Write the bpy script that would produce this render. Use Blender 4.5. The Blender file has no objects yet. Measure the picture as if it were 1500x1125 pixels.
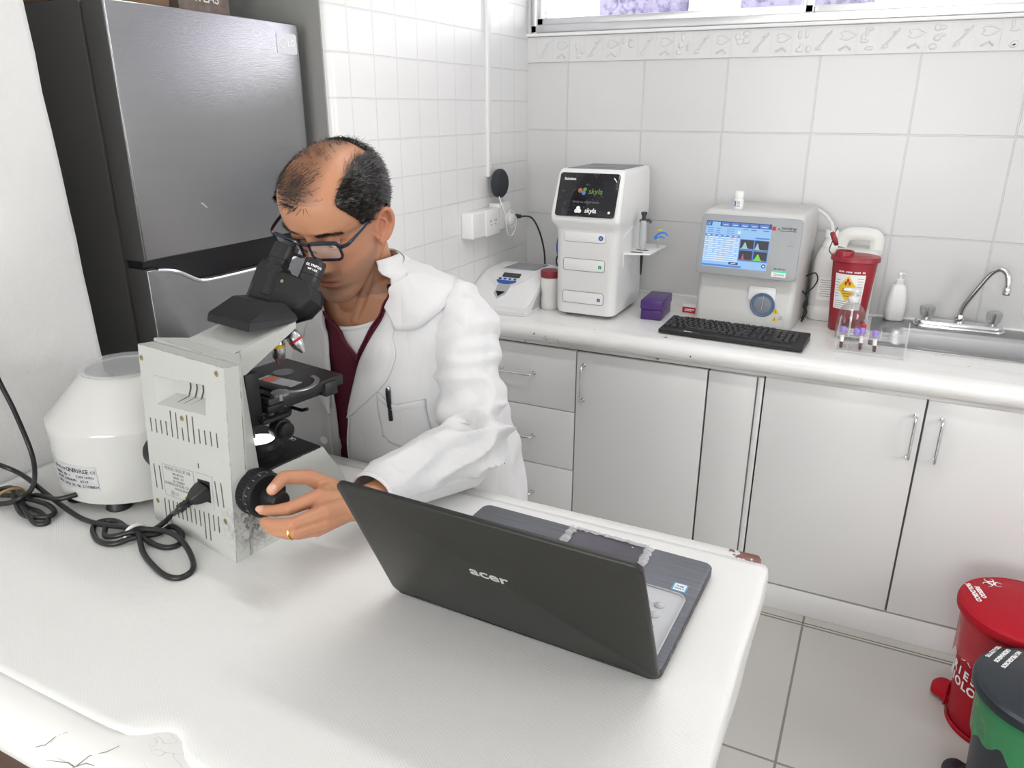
import bpy, bmesh, math, random
from mathutils import Vector, Matrix, noise
S = bpy.context.scene
COL = S.collection
PI = math.pi
random.seed(7)

# ------------------------------------------------------------------ helpers
def V(*a): return Vector(a)
def T(x=0, y=0, z=0): return Matrix.Translation((x, y, z))
def RX(d): return Matrix.Rotation(math.radians(d), 4, 'X')
def RY(d): return Matrix.Rotation(math.radians(d), 4, 'Y')
def RZ(d): return Matrix.Rotation(math.radians(d), 4, 'Z')
I4 = Matrix.Identity(4)

def basis(o, x, y, z):
    m = Matrix.Identity(4)
    for i, v in enumerate((x, y, z)):
        for r in range(3): m[r][i] = v[r]
    for r in range(3): m[r][3] = o[r]
    return m

def spline(pts, k=8, closed=False):
    """Catmull-Rom through points"""
    P = [Vector(p) for p in pts]; n = len(P); out = []
    rng = range(n if closed else n-1)
    for i in rng:
        if closed: a, b, c, d = P[i-1], P[i], P[(i+1) % n], P[(i+2) % n]
        else: a, b, c, d = P[max(i-1, 0)], P[i], P[i+1], P[min(i+2, n-1)]
        for j in range(k):
            t = j/k
            out.append(0.5*((2*b)+(c-a)*t+(2*a-5*b+4*c-d)*t*t+(3*b-a-3*c+d)*t**3))
    if not closed: out.append(P[-1].copy())
    return out

def rrect(w, h, r, n=5, cx=0, cy=0):
    """rounded rectangle outline, counter-clockwise"""
    o = []
    for sx, sy, a0 in ((1, 1, 0), (-1, 1, 90), (-1, -1, 180), (1, -1, 270)):
        for i in range(n+1):
            a = math.radians(a0+90*i/n)
            o.append((cx+sx*(w/2-r)+r*math.cos(a), cy+sy*(h/2-r)+r*math.sin(a)))
    return o

class MB:
    def __init__(s): s.bm = bmesh.new(); s.mi = 0
    def _fin(s, vs, fs, M):
        if M is not None:
            for v in vs: v.co = M @ v.co
        for f in fs: f.material_index = s.mi
    def box(s, c, size, M=None, bev=0, seg=2):
        r = bmesh.ops.create_cube(s.bm, size=1)
        vs = r['verts']
        for v in vs: v.co = Vector((v.co.x*size[0]+c[0], v.co.y*size[1]+c[1], v.co.z*size[2]+c[2]))
        fs = list({f for v in vs for f in v.link_faces})
        if bev:
            es = list({e for v in vs for e in v.link_edges})
            r = bmesh.ops.bevel(s.bm, geom=es, offset=bev, segments=seg, affect='EDGES', profile=0.5)
            fs = list({f for f in r['faces']} | {f for f in fs if f.is_valid} | {f for v in r['verts'] for f in v.link_faces})
            vs = list({v for f in fs for v in f.verts})
        s._fin(vs, fs, M); return s
    def loft(s, rings, cap0=True, cap1=True, closed=True, M=None, wrap=False):
        vr = [[s.bm.verts.new(p) for p in r] for r in rings]
        fs = []
        n = len(vr[0]); m = len(vr)
        for i in range(m if wrap else m-1):
            a, b = vr[i], vr[(i+1) % m]
            for j in range(n if closed else n-1):
                k = (j+1) % n
                try: fs.append(s.bm.faces.new((a[j], a[k], b[k], b[j])))
                except ValueError: pass
        if closed and not wrap:
            if cap0: fs.append(s.bm.faces.new(list(reversed(vr[0]))))
            if cap1: fs.append(s.bm.faces.new(vr[-1]))
        s._fin([v for r in vr for v in r], fs, M); return s
    def prism(s, poly, z0, z1, M=None, bev=0, seg=2):
        """polygon in xy (ccw) extruded z0..z1, with optional edge rounding of the top"""
        if not bev:
            return s.loft([[(x, y, z0) for x, y in poly], [(x, y, z1) for x, y in poly]], M=M)
        def inset(d):
            n = len(poly); o = []
            for i in range(n):
                p0, p1, p2 = Vector(poly[i-1]), Vector(poly[i]), Vector(poly[(i+1) % n])
                a = (p1-p0).normalized() if (p1-p0).length > 1e-9 else None
                b = (p2-p1).normalized() if (p2-p1).length > 1e-9 else None
                a = a or b; b = b or a
                na = Vector((-a.y, a.x)); nb = Vector((-b.y, b.x))
                m = na+nb
                m = m/max(m.length_squared, 1e-9)*2 if m.length > 1e-6 else na
                o.append(p1+m*d)
            return o
        rings = [[(x, y, z0) for x, y in poly]]
        for i in range(seg+1):
            a = PI/2*i/seg
            rings.append([(p[0], p[1], z1-bev+bev*math.sin(a)) for p in inset(bev*(1-math.cos(a)))])
        return s.loft(rings, M=M)
    def lathe(s, prof, n=32, M=None, caps=True):
        rings = []
        for r, z in prof:
            rings.append([(max(r, 1e-5)*math.cos(2*PI*i/n), max(r, 1e-5)*math.sin(2*PI*i/n), z) for i in range(n)])
        return s.loft(rings, cap0=caps, cap1=caps, M=M)
    def cyl(s, p0, p1, r0, r1=None, n=20, M=None, bev=0):
        p0, p1 = Vector(p0), Vector(p1); d = p1-p0; L = d.length
        q = d.to_track_quat('Z', 'Y').to_matrix().to_4x4()
        r1 = r0 if r1 is None else r1
        MM = (M or I4) @ T(*p0) @ q
        if bev: prof = [(r0-bev, 0), (r0-bev*.3, bev*.3), (r0, bev), (r1, L-bev), (r1-bev*.3, L-bev*.3), (r1-bev, L)]
        else: prof = [(r0, 0), (r1, L)]
        return s.lathe(prof, n, MM)
    def tube(s, pts, r, n=8, closed=False, M=None, flat=None):
        P = [Vector(p) for p in pts]; m = len(P)
        rr = r if isinstance(r, (list, tuple)) else [r]*m
        tang = []
        for i in range(m):
            if closed: t = P[(i+1) % m]-P[i-1]
            else: t = P[min(i+1, m-1)]-P[max(i-1, 0)]
            tang.append(t.normalized() if t.length > 1e-9 else Vector((0, 0, 1)))
        up = Vector((0, 0, 1)) if abs(tang[0].z) < .9 else Vector((1, 0, 0))
        nx = tang[0].cross(up).normalized(); rings = []
        for i in range(m):
            if i:
                q = tang[i-1].rotation_difference(tang[i]); nx = q @ nx
                nx = (nx-tang[i]*nx.dot(tang[i])).normalized()
            ny = tang[i].cross(nx)
            fl = flat or 1
            rings.append([P[i]+(nx*math.cos(2*PI*j/n)+ny*math.sin(2*PI*j/n)*fl)*rr[i] for j in range(n)])
        return s.loft(rings, M=M, wrap=closed)
    def sphere(s, c, r, n=16, M=None, sc=(1, 1, 1)):
        prof = [(math.sin(PI*i/n), -math.cos(PI*i/n)) for i in range(n+1)]
        MM = (M or I4) @ T(*c) @ Matrix.Diagonal((r*sc[0], r*sc[1], r*sc[2], 1))
        return s.lathe(prof, n*2, MM)
    def quad(s, pts, M=None):
        vs = [s.bm.verts.new(p) for p in pts]
        s._fin(vs, [s.bm.faces.new(vs)], M); return s
    def text(s, txt, size, M=None, depth=.0003, align='CENTER', shear=0, bold=0, sx=1.0):
        cu = bpy.data.curves.new('t', 'FONT'); cu.body = txt; cu.size = size; cu.align_x = align; cu.align_y = 'CENTER'
        cu.extrude = depth; cu.shear = shear; cu.offset = bold; cu.resolution_u = 3; cu.space_line = .85
        o = bpy.data.objects.new('t', cu); COL.objects.link(o)
        dg = bpy.context.evaluated_depsgraph_get()
        me = bpy.data.meshes.new_from_object(o.evaluated_get(dg))
        bpy.data.objects.remove(o); bpy.data.curves.remove(cu)
        vs = [s.bm.verts.new((v.co.x*sx, v.co.y, v.co.z)) for v in me.vertices]; fs = []
        for p in me.polygons:
            try: fs.append(s.bm.faces.new([vs[i] for i in p.vertices]))
            except ValueError: pass
        s._fin(vs, fs, M); bpy.data.meshes.remove(me); return s
    def build(s, name, mats, parent=None, label=None, ang=38, weld=0, recalc=True):
        if weld: bmesh.ops.remove_doubles(s.bm, verts=s.bm.verts, dist=weld)
        if recalc: bmesh.ops.recalc_face_normals(s.bm, faces=s.bm.faces)
        me = bpy.data.meshes.new(name); s.bm.to_mesh(me); s.bm.free()
        for m in (mats if isinstance(mats, (list, tuple)) else [mats]): me.materials.append(m)
        me.shade_smooth(); me.set_sharp_from_angle(angle=math.radians(ang))
        o = bpy.data.objects.new(name, me); COL.objects.link(o)
        if parent is not None: o.parent = parent
        if label: o['label'] = label
        return o

def tag(o, label=None, cat=None, group=None, kind=None):
    if label: o['label'] = label
    if cat: o['category'] = cat
    if group: o['group'] = group
    if kind: o['kind'] = kind
    return o
def thing(name, label, cat, loc=(0, 0, 0), rz=0, group=None):
    o = bpy.data.objects.new(name, None); COL.objects.link(o); o.empty_display_size = .05
    o.location = loc; o.rotation_euler = (0, 0, math.radians(rz))
    return tag(o, label, cat, group)
def struct(mb, name, mat): return tag(mb.build(name, mat), kind='structure')
def copy_tree(o, parent=None):
    c = o.copy(); COL.objects.link(c)
    if parent is not None: c.parent = parent
    for ch in list(o.children): copy_tree(ch, c)
    return c

# ------------------------------------------------------------------ materials
def mat(name, col, rough=.5, metal=0, spec=.5, var=0, vscale=4, bump=0, bscale=40, bdetail=3, coat=0, alpha=1,
        trans=0, ior=1.45, emit=None, estr=0, aniso=0, sss=0, stretch=None, sheen=0):
    m = bpy.data.materials.new(name); m.use_nodes = True
    nt = m.node_tree; b = nt.nodes['Principled BSDF']
    col = tuple(col) if len(col) == 4 else (*col, 1)
    b.inputs['Base Color'].default_value = col
    b.inputs['Roughness'].default_value = rough; b.inputs['Metallic'].default_value = metal
    b.inputs['Specular IOR Level'].default_value = spec; b.inputs['Coat Weight'].default_value = coat
    b.inputs['Alpha'].default_value = alpha; b.inputs['Transmission Weight'].default_value = trans
    b.inputs['IOR'].default_value = ior; b.inputs['Anisotropic'].default_value = aniso
    if sheen: b.inputs['Sheen Weight'].default_value = sheen
    if sss:
        b.inputs['Subsurface Weight'].default_value = sss
        b.inputs['Subsurface Radius'].default_value = (.012, .005, .003)
        b.inputs['Subsurface Scale'].default_value = .6
    if emit: b.inputs['Emission Color'].default_value = (*emit, 1); b.inputs['Emission Strength'].default_value = estr
    tc = nt.nodes.new('ShaderNodeTexCoord'); src = tc.outputs['Object']
    if stretch:
        mp = nt.nodes.new('ShaderNodeMapping'); mp.inputs['Scale'].default_value = stretch
        nt.links.new(src, mp.inputs['Vector']); src = mp.outputs['Vector']
    n = nt.nodes.new('ShaderNodeTexNoise'); n.inputs['Scale'].default_value = vscale; n.inputs['Detail'].default_value = 5
    nt.links.new(src, n.inputs['Vector'])
    mx = nt.nodes.new('ShaderNodeMix'); mx.data_type = 'RGBA'
    v = max(var, .02)
    mx.inputs['A'].default_value = tuple(c*(1-v) for c in col[:3])+(1,); mx.inputs['B'].default_value = tuple(min(1, c*(1+v)) for c in col[:3])+(1,)
    nt.links.new(n.outputs['Fac'], mx.inputs['Factor']); nt.links.new(mx.outputs['Result'], b.inputs['Base Color'])
    m['_mix'] = mx.name
    if bump:
        n2 = nt.nodes.new('ShaderNodeTexNoise'); n2.inputs['Scale'].default_value = bscale; n2.inputs['Detail'].default_value = bdetail
        nt.links.new(src, n2.inputs['Vector'])
        bp = nt.nodes.new('ShaderNodeBump'); bp.inputs['Strength'].default_value = bump; bp.inputs['Distance'].default_value = .002
        nt.links.new(n2.outputs['Fac'], bp.inputs['Height']); nt.links.new(bp.outputs['Normal'], b.inputs['Normal'])
    return m

class NT:
    """small node-graph helper"""
    def __init__(s, m): s.m = m; s.nt = m.node_tree; s.b = s.nt.nodes['Principled BSDF']
    def n(s, t, **kw):
        x = s.nt.nodes.new('ShaderNode'+t)
        for k, v in kw.items(): setattr(x, k, v)
        return x
    def l(s, a, b): s.nt.links.new(a, b)
    def math(s, op, a, b=None):
        x = s.n('Math', operation=op)
        for i, v in enumerate((a, b)):
            if v is None: continue
            if isinstance(v, (int, float)): x.inputs[i].default_value = v
            else: s.l(v, x.inputs[i])
        return x.outputs[0]
    def mix(s, f, a, b):
        x = s.n('Mix', data_type='RGBA')
        for nm, v in (('Factor', f), ('A', a), ('B', b)):
            if isinstance(v, (int, float)): x.inputs[nm].default_value = v
            elif isinstance(v, tuple): x.inputs[nm].default_value = (*v, 1) if len(v) == 3 else v
            else: s.l(v, x.inputs[nm])
        return x.outputs['Result']
    def ramp(s, f, stops):
        x = s.n('ValToRGB'); cr = x.color_ramp
        while len(cr.elements) < len(stops): cr.elements.new(.5)
        for e, (p, c) in zip(cr.elements, stops):
            e.position = p; e.color = (*c, 1) if len(c) == 3 else c
        s.l(f, x.inputs[0]); return x.outputs[0]
    def noise(s, vec, scale, detail=3, rough=.5):
        x = s.n('TexNoise'); x.inputs['Scale'].default_value = scale; x.inputs['Detail'].default_value = detail
        x.inputs['Roughness'].default_value = rough
        if vec is not None: s.l(vec, x.inputs['Vector'])
        return x.outputs['Fac']
    def bump(s, h, strength, dist, normal=None):
        x = s.n('Bump'); x.inputs['Strength'].default_value = strength; x.inputs['Distance'].default_value = dist
        s.l(h, x.inputs['Height'])
        if normal is not None: s.l(normal, x.inputs['Normal'])
        return x.outputs['Normal']

def tile_mat(name, col, axes, bw, bh, off=(0, 0), mortar=.004, offset=.5, freq=2, mcol=None, rough=.3, bump=.6, wob=.0, paint=.25, pscale=60, mdist=.002, var=.03):
    """glazed/painted tiles: brick texture on two world axes"""
    m = mat(name, col, rough); g = NT(m)
    for n in list(g.nt.nodes):
        if n.type in ('TEX_NOISE', 'MIX', 'TEX_COORD'): g.nt.nodes.remove(n)
    tc = g.n('TexCoord'); sp = g.n('SeparateXYZ'); g.l(tc.outputs['Object'], sp.inputs[0])
    cb = g.n('CombineXYZ')
    a = g.math('ADD', sp.outputs[axes[0]], off[0]); c = g.math('ADD', sp.outputs[axes[1]], off[1])
    g.l(a, cb.inputs[0]); g.l(c, cb.inputs[1])
    vec = cb.outputs[0]
    if wob:
        nz = g.n('TexNoise'); nz.inputs['Scale'].default_value = 6; g.l(vec, nz.inputs['Vector'])
        vm = g.n('VectorMath', operation='SCALE'); g.l(nz.outputs['Color'], vm.inputs[0]); vm.inputs['Scale'].default_value = wob
        va = g.n('VectorMath', operation='ADD'); g.l(vec, va.inputs[0]); g.l(vm.outputs[0], va.inputs[1]); vec = va.outputs[0]
    br = g.n('TexBrick'); br.offset = offset; br.offset_frequency = freq; br.squash = 1
    for k, v in (('Scale', 1), ('Mortar Size', mortar), ('Mortar Smooth', .3), ('Brick Width', bw), ('Row Height', bh), ('Bias', 0)):
        br.inputs[k].default_value = v
    g.l(vec, br.inputs['Vector'])
    mc = mcol or tuple(x*.9 for x in col)
    nz = g.noise(tc.outputs['Object'], 3, 4)
    base = g.mix(nz, tuple(x*(1-var) for x in col), tuple(min(1, x*(1+var)) for x in col))
    g.l(g.mix(br.outputs['Fac'], base, mc), g.b.inputs['Base Color'])
    h = g.math('SUBTRACT', 1.0, br.outputs['Fac'])
    nrm = g.bump(h, bump, mdist)
    nrm = g.bump(g.noise(tc.outputs['Object'], pscale, 4), paint, .001, nrm)
    nrm = g.bump(g.noise(tc.outputs['Object'], 7, 2), paint, .006, nrm)
    g.l(nrm, g.b.inputs['Normal'])
    return m

M = {}
M['plaster'] = mat('rough_white_plaster', (.74, .74, .73), .55, var=.02, bump=.9, bscale=22, bdetail=8)
g = NT(M['plaster']); tc_ = g.n('TexCoord')
g.l(g.bump(g.noise(tc_.outputs['Object'], 5, 3), .5, .012, g.bump(g.noise(tc_.outputs['Object'], 28, 8, .65), .5, .005)), g.b.inputs['Normal'])
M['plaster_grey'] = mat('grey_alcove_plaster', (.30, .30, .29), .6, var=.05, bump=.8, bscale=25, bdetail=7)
M['walltile_left'] = tile_mat('painted_square_tile', (.78, .78, .78), ('Y', 'Z'), .1135, .1135, off=(.0135, .074), mortar=.0022, offset=0, mcol=(.755, .755, .755), rough=.25, bump=1.0, paint=.12, wob=.004, mdist=.0018)
M['walltile_back'] = tile_mat('painted_wall_tile', (.63, .63, .63), ('X', 'Z'), .305, .331, off=(.2785, .1325), mortar=.003, offset=.0, freq=2, mcol=(.60, .60, .60), rough=.28, bump=1.0, paint=.16, pscale=45, wob=.006)
M['floor'] = tile_mat('beige_floor_tile', (.50, .485, .46), ('X', 'Y'), .62, .62, off=(.045, -1.665+.62*4), mortar=.004, offset=0, mcol=(.22, .20, .17), rough=.16, bump=.3, paint=.03, var=.05)
M['white_paint'] = mat('white_gloss_paint', (.82, .82, .82), .3, var=.02, bump=.12, bscale=30)
M['frieze'] = mat('relief_tile_paint', (.66, .66, .66), .3, var=.02, bump=.25, bscale=60)
M['ceiling'] = mat('ceiling_white', (.85, .85, .84), .8, bump=.2)
M['cab'] = mat('white_laminate', (.70, .70, .70), .22, var=.015, vscale=2)
M['cab_dark'] = mat('cabinet_shadow_gap', (.16, .16, .15), .7)
M['chrome'] = mat('chrome', (.78, .78, .79), .12, 1)
M['alu'] = mat('aluminium', (.72, .72, .73), .35, 1, bump=.05)
M['steel'] = mat('brushed_stainless', (.36, .36, .37), .34, 1, bump=.12, bscale=80, stretch=(1, 30, 1))
M['black'] = mat('black_plastic', (.016, .016, .017), .42, bump=.05, bscale=200)
M['blackgloss'] = mat('gloss_black_plastic', (.01, .01, .012), .15)
M['darkgrey'] = mat('dark_grey_plastic', (.05, .053, .06), .5)
M['white_pl'] = mat('white_plastic', (.80, .80, .80), .3, var=.015)
M['offwhite'] = mat('offwhite_enamel', (.72, .73, .71), .33, var=.02)
M['print'] = mat('black_print', (.03, .03, .03), .6)
M['greyprint'] = mat('grey_print', (.25, .25, .26), .6)
M['whiteprint'] = mat('white_print', (.85, .85, .85), .5)
def clear(name, col, gloss=.08, rough=.04):
    m = bpy.data.materials.new(name); m.use_nodes = True; nt = m.node_tree; nt.nodes.remove(nt.nodes['Principled BSDF']); out = nt.nodes['Material Output']
    tr = nt.nodes.new('ShaderNodeBsdfTransparent'); tr.inputs['Color'].default_value = (*col, 1); gl_ = nt.nodes.new('ShaderNodeBsdfGlossy'); gl_.inputs['Roughness'].default_value = rough
    lw = nt.nodes.new('ShaderNodeLayerWeight'); lw.inputs['Blend'].default_value = .25; mr = nt.nodes.new('ShaderNodeMapRange'); mr.inputs['To Min'].default_value = gloss*.5; mr.inputs['To Max'].default_value = min(.85, gloss*6)
    ms_ = nt.nodes.new('ShaderNodeMixShader'); L_ = nt.links.new; L_(lw.outputs['Facing'], mr.inputs['Value']); L_(mr.outputs['Result'], ms_.inputs[0]); L_(tr.outputs[0], ms_.inputs[1]); L_(gl_.outputs[0], ms_.inputs[2]); L_(ms_.outputs[0], out.inputs[0]); return m
M['clear'] = clear('clear_plastic', (.95, .96, .96), .10)
# ------------------------------------------------------------------ camera
cam = bpy.data.cameras.new('camera'); co = bpy.data.objects.new('camera', cam); COL.objects.link(co)
cam.sensor_width = 36; cam.sensor_fit = 'HORIZONTAL'; cam.lens = 1108.34*36/1500; cam.clip_start = .05; cam.clip_end = 200
right = V(.89879383, .43836818, .00172765); down = V(.15140262, -.30672004, -.93968083); fwd = V(-.41139627, .8448409, -.34204818)
co.matrix_world = basis(V(0, 0, 1.6), right, -down, -fwd)
S.camera = co

# ------------------------------------------------------------------ the setting
XL, YB, ZC = -1.367, 2.95, 2.6
b = MB(); b.box((.1, .9, -.05), (4.6, 7, .1)); struct(b, 'floor', M['floor'])
b = MB(); b.box((.1, .9, ZC+.05), (4.6, 7, .1)); struct(b, 'ceiling', M['ceiling'])
# left wall: tiled stretch between the fridge alcove and the corner
b = MB(); b.box((-1.782, 2.386, ZC/2), (.83, 1.328, ZC), bev=.018, seg=3)
struct(b, 'wall_left', [M['walltile_left']])
b = MB()                                   # grey side of the alcove next to the tiled stretch
b.box((-1.79, 1.7195, ZC/2), (.80, .006, ZC)); struct(b, 'trim_1', M['plaster_grey'])
# rough plastered wall end beside the table
b = MB(); hx = -2.2
ring = lambda z, ye: [(hx, -2.6, z), (XL, -2.6, z)]+[(XL, ye-.022, z), (XL-.006, ye-.008, z), (XL-.02, ye, z), (hx, ye, z)]
b.loft([ring(z, .952-.02*(z-.96)/.7 + .003*noise.noise((0, 0, z*9))) for z in [i*ZC/40 for i in range(41)]])
struct(b, 'wall_left_front', M['plaster'])
b = MB(); b.box((-2.25, 1.33, ZC/2), (.1, 1.0, ZC)); struct(b, 'wall_alcove', M['plaster_grey'])
# back wall with window opening z 1.87..2.42, x -1.36..1.3
WZ0, WZ1, WX0, WX1 = 1.872, 2.42, -1.358, 1.30
b = MB()
b.box((.12, YB+.08, WZ0/2), (3.02, .16, WZ0))
b.box((.12, YB+.08, (WZ1+ZC)/2), (3.02, .16, ZC-WZ1))
b.box(((WX0-1.39)/2, YB+.08, (WZ0+WZ1)/2), (abs(WX0+1.39), .16, WZ1-WZ0))
b.box(((WX1+1.63)/2, YB+.08, (WZ0+WZ1)/2), (1.63-WX1, .16, WZ1-WZ0))
struct(b, 'wall_back', M['walltile_back'])
RY0, RY1, RZ0, RZ1 = .80, 1.75, 1.05, 1.90               # window in the right wall (beyond the frame)
b = MB(); b.box((1.66, .9, RZ0/2), (.1, 7.2, RZ0)); b.box((1.66, .9, (RZ1+ZC)/2), (.1, 7.2, ZC-RZ1)); b.box((1.66, (-2.7+RY0)/2, (RZ0+RZ1)/2), (.1, RY0+2.7, RZ1-RZ0)); b.box((1.66, (4.5+RY1)/2, (RZ0+RZ1)/2), (.1, 4.5-RY1, RZ1-RZ0))
struct(b, 'wall_right', M['white_paint'])
b = MB()
for z in (RZ0+.02, RZ1-.02): b.box((1.65, (RY0+RY1)/2, z), (.06, RY1-RY0, .04))
for y in (RY0+.02, (RY0+RY1)/2, RY1-.02): b.box((1.65, y, (RZ0+RZ1)/2), (.05, .04, RZ1-RZ0-.08))
struct(b, 'window_2', M['alu'])
# wall behind the camera with an unseen wide opening, added to let in fill light
b = MB()
b.box((-1.75, -2.55, ZC/2), (.9, .1, ZC)); b.box((1.2, -2.55, ZC/2), (1.0, .1, ZC)); b.box((-.3, -2.55, 2.43), (2.0, .1, .34)); b.box((-.3, -2.55, .425), (2.0, .1, .85))
struct(b, 'wall_front', M['white_paint'])

# relief tile frieze under the window
b = MB(); rnd = random.Random(3)
z0, z1 = 1.768, 1.862; x = -1.367-.028; tw = .2035
b.box((.12, YB-.003, (z0+z1)/2), (2.98, .006, z1-z0-.003), bev=.0015, seg=1)
def motif(cx, cz, k):
    y = YB-.0065
    if k == 0:
        for i in range(5):
            a = rnd.uniform(0, 6.28); px, pz = cx+rnd.uniform(-.02, .02), cz+rnd.uniform(-.03, .03)
            b.sphere((px, y, pz), .008, 5, sc=(1.3*abs(math.cos(a))+.5, .35, 1.3*abs(math.sin(a))+.5))
    elif k == 1:
        b.tube([(cx-.025, y, cz-.03), (cx, y-.001, cz), (cx+.022, y, cz+.03)], .0035, 5)
        for s in (-1, 1):
            b.tube([(cx+s*.006, y, cz+.008*s), (cx+s*.012-.01, y-.001, cz+.02*s), (cx+s*.022, y, cz+.024*s)], .003, 5)
        b.sphere((cx-.015, y, cz-.022), .009, 5, sc=(1, .3, .8))
    else:
        P = [(cx+.02*math.cos(t)*(1+.4*math.cos(3*t)), y, cz+.014+.014*math.sin(t)) for t in [i*.6283 for i in range(10)]]
        b.tube(P, .003, 5, closed=True)
        b.tube([(cx-.018, y, cz-.03), (cx+.004, y-.001, cz-.018), (cx+.018, y, cz-.03)], .004, 5)
i = 0
while x < 1.5:
    b.box((x, YB-.0065, (z0+z1)/2), (.003, .003, z1-z0-.006))
    for k in range(3):
        cx = x+tw*(k+.5)/3
        if cx > XL+.03: motif(cx, (z0+z1)/2, k)
        if k: b.box((x+tw*k/3, YB-.0062, (z0+z1)/2), (.0014, .0016, z1-z0-.012))
    x += tw
b.box((.12, YB-.0068, z1-.004), (2.96, .003, .004)); b.box((.12, YB-.0068, z0+.004), (2.96, .003, .003))
struct(b, 'trim_2', M['frieze'])
# window: sloped sill, aluminium frame, two sliding sashes, glass
b = MB()
b.box((-.03, YB-.004, WZ0-.004), (2.70, .03, .012), bev=.003); b.box((-.03, YB+.06, WZ0+.004), (2.66, .11, .008))
struct(b, 'trim_3', M['white_paint'])
b = MB(); fy = YB+.03; ft = .06
b.box((-.03, fy, WZ0+.018), (2.66, ft, .028), bev=.003); b.box((-.03, fy, WZ1-.015), (2.66, ft, .03), bev=.003)
b.box((WX0+.012, fy, 2.146), (.024, ft, .55), bev=.003); b.box((WX1-.012, fy, 2.146), (.024, ft, .55), bev=.003)
for (xa, xb, yy) in ((WX0+.024, -.325, fy-.012), (-.365, WX1-.024, fy+.014)):
    b.box(((xa+xb)/2, yy, WZ0+.044), (xb-xa, .022, .024), bev=.002); b.box(((xa+xb)/2, yy, WZ1-.044), (xb-xa, .022, .028), bev=.002)
    for xx in (xa+.012, xb-.012): b.box((xx, yy, 2.146), (.026, .022, .49), bev=.002)
wf = struct(b, 'window_1', M['alu'])
gm = mat('window_glass', (.9, .92, .95), .05); g = NT(gm)
g.nt.nodes.remove(g.b); out = [n for n in g.nt.nodes if n.type == 'OUTPUT_MATERIAL'][0]
tr = g.n('BsdfTransparent'); gl = g.n('BsdfGlossy'); gl.inputs['Roughness'].default_value = .08; ms = g.n('MixShader')
tc = g.n('TexCoord'); nz = g.noise(tc.outputs['Object'], 45, 6, .7); nz2 = g.noise(tc.outputs['Object'], 2.2, 2)
f = g.ramp(g.math('MULTIPLY', nz, nz2), [(.22, (.60, .60, .68)), (.33, (.97, .97, .98))])
g.l(f, tr.inputs['Color']); ms.inputs[0].default_value = .06
g.l(tr.outputs[0], ms.inputs[1]); g.l(gl.outputs[0], ms.inputs[2]); g.l(ms.outputs[0], out.inputs[0])
M['winglass'] = gm
for (xa, xb, yy) in ((WX0+.045, -.345, fy-.012), (-.345, WX1-.045, fy+.014)):
    b = MB(); b.box(((xa+xb)/2, yy, 2.146), (xb-xa, .004, .47)); o = b.build('pane', gm, wf)
# what stands outside the window
M['outwall'] = mat('outside_render', (.75, .75, .80), .8, var=.1); M['outdark'] = mat('outside_dark_purple', (.10, .09, .14), .6, var=.2)  # pale wall and dark purple blocks beyond the glass
b = MB(); b.box((.2, 6.5, .06), (9, .3, 4.98)); b.mi = 1
for xx, w in ((-1.95, .7), (-.75, .9), (.55, .9), (1.9, .7)): b.box((xx, 6.33, 1.93), (w, .06, 1.15))
b.mi = 0
struct(b, 'wall_outside', [M['outwall'], M['outdark']])
b = MB(); b.box((.2, 4.8, -.35), (9, 3.4, .1)); struct(b, 'floor_outside', M['outwall'])

# ------------------------------------------------------------------ light
w = bpy.data.worlds.new('world'); S.world = w; w.use_nodes = True
bg = w.node_tree.nodes['Background']; bg.inputs[0].default_value = (1, .997, .988, 1); bg.inputs[1].default_value = 9.5
def area(name, loc, rot, sx, sy, power, col=(1, 1, 1), portal=False):
    l = bpy.data.lights.new(name, 'AREA'); l.shape = 'RECTANGLE'; l.size = sx; l.size_y = sy; l.energy = power; l.color = col
    if portal: l.cycles.is_portal = True
    o = bpy.data.objects.new(name, l); COL.objects.link(o); o.location = loc; o.rotation_euler = [math.radians(a) for a in rot]; return o
area('window_daylight_portal', (-.03, YB+.2, 2.146), (-90, 0, 0), 2.66, .55, 1, portal=True)
area('fill_opening_portal', (-.3, -2.62, 1.555), (90, 0, 0), 2.0, 1.41, 1, portal=True)  # guides sky light through the added opening behind the camera
area('right_daylight_portal', (1.75, (RY0+RY1)/2, (RZ0+RZ1)/2), (0, 90, 0), RZ1-RZ0, RY1-RY0, 1, portal=True)
for i, (x, y) in enumerate(((-.25, 1.45), (.1, -1.2))):  # unseen lamps, added to light the room from above
    t = thing('added_ceiling_lamp', ('unseen white batten lamp added on the ceiling above the work table', 'unseen white batten lamp added on the ceiling behind the camera')[i], 'lamp', (x, y, ZC))
    b = MB(); b.box((0, 0, -.02), (1.26, .16, .04), bev=.006); b.build('housing', M['white_pl'], t)
    area('added_lamp_tube', (x, y, ZC-.046), (0, 0, 0), 1.2, .12, (12, 4)[i], (1, .98, .95))
S.view_settings.view_transform = 'Standard'; S.view_settings.look = 'None'; S.view_settings.gamma = 1; S.view_settings.use_curve_mapping = False
S.view_settings.exposure = -0.12
S.cycles.max_bounces = 10; S.cycles.transparent_max_bounces = 16; S.cycles.transmission_bounces = 10; S.cycles.diffuse_bounces = 6
S.cycles.sample_clamp_indirect = 8; S.cycles.caustics_reflective = False; S.cycles.caustics_refractive = False; S.cycles.use_denoising = True
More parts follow.
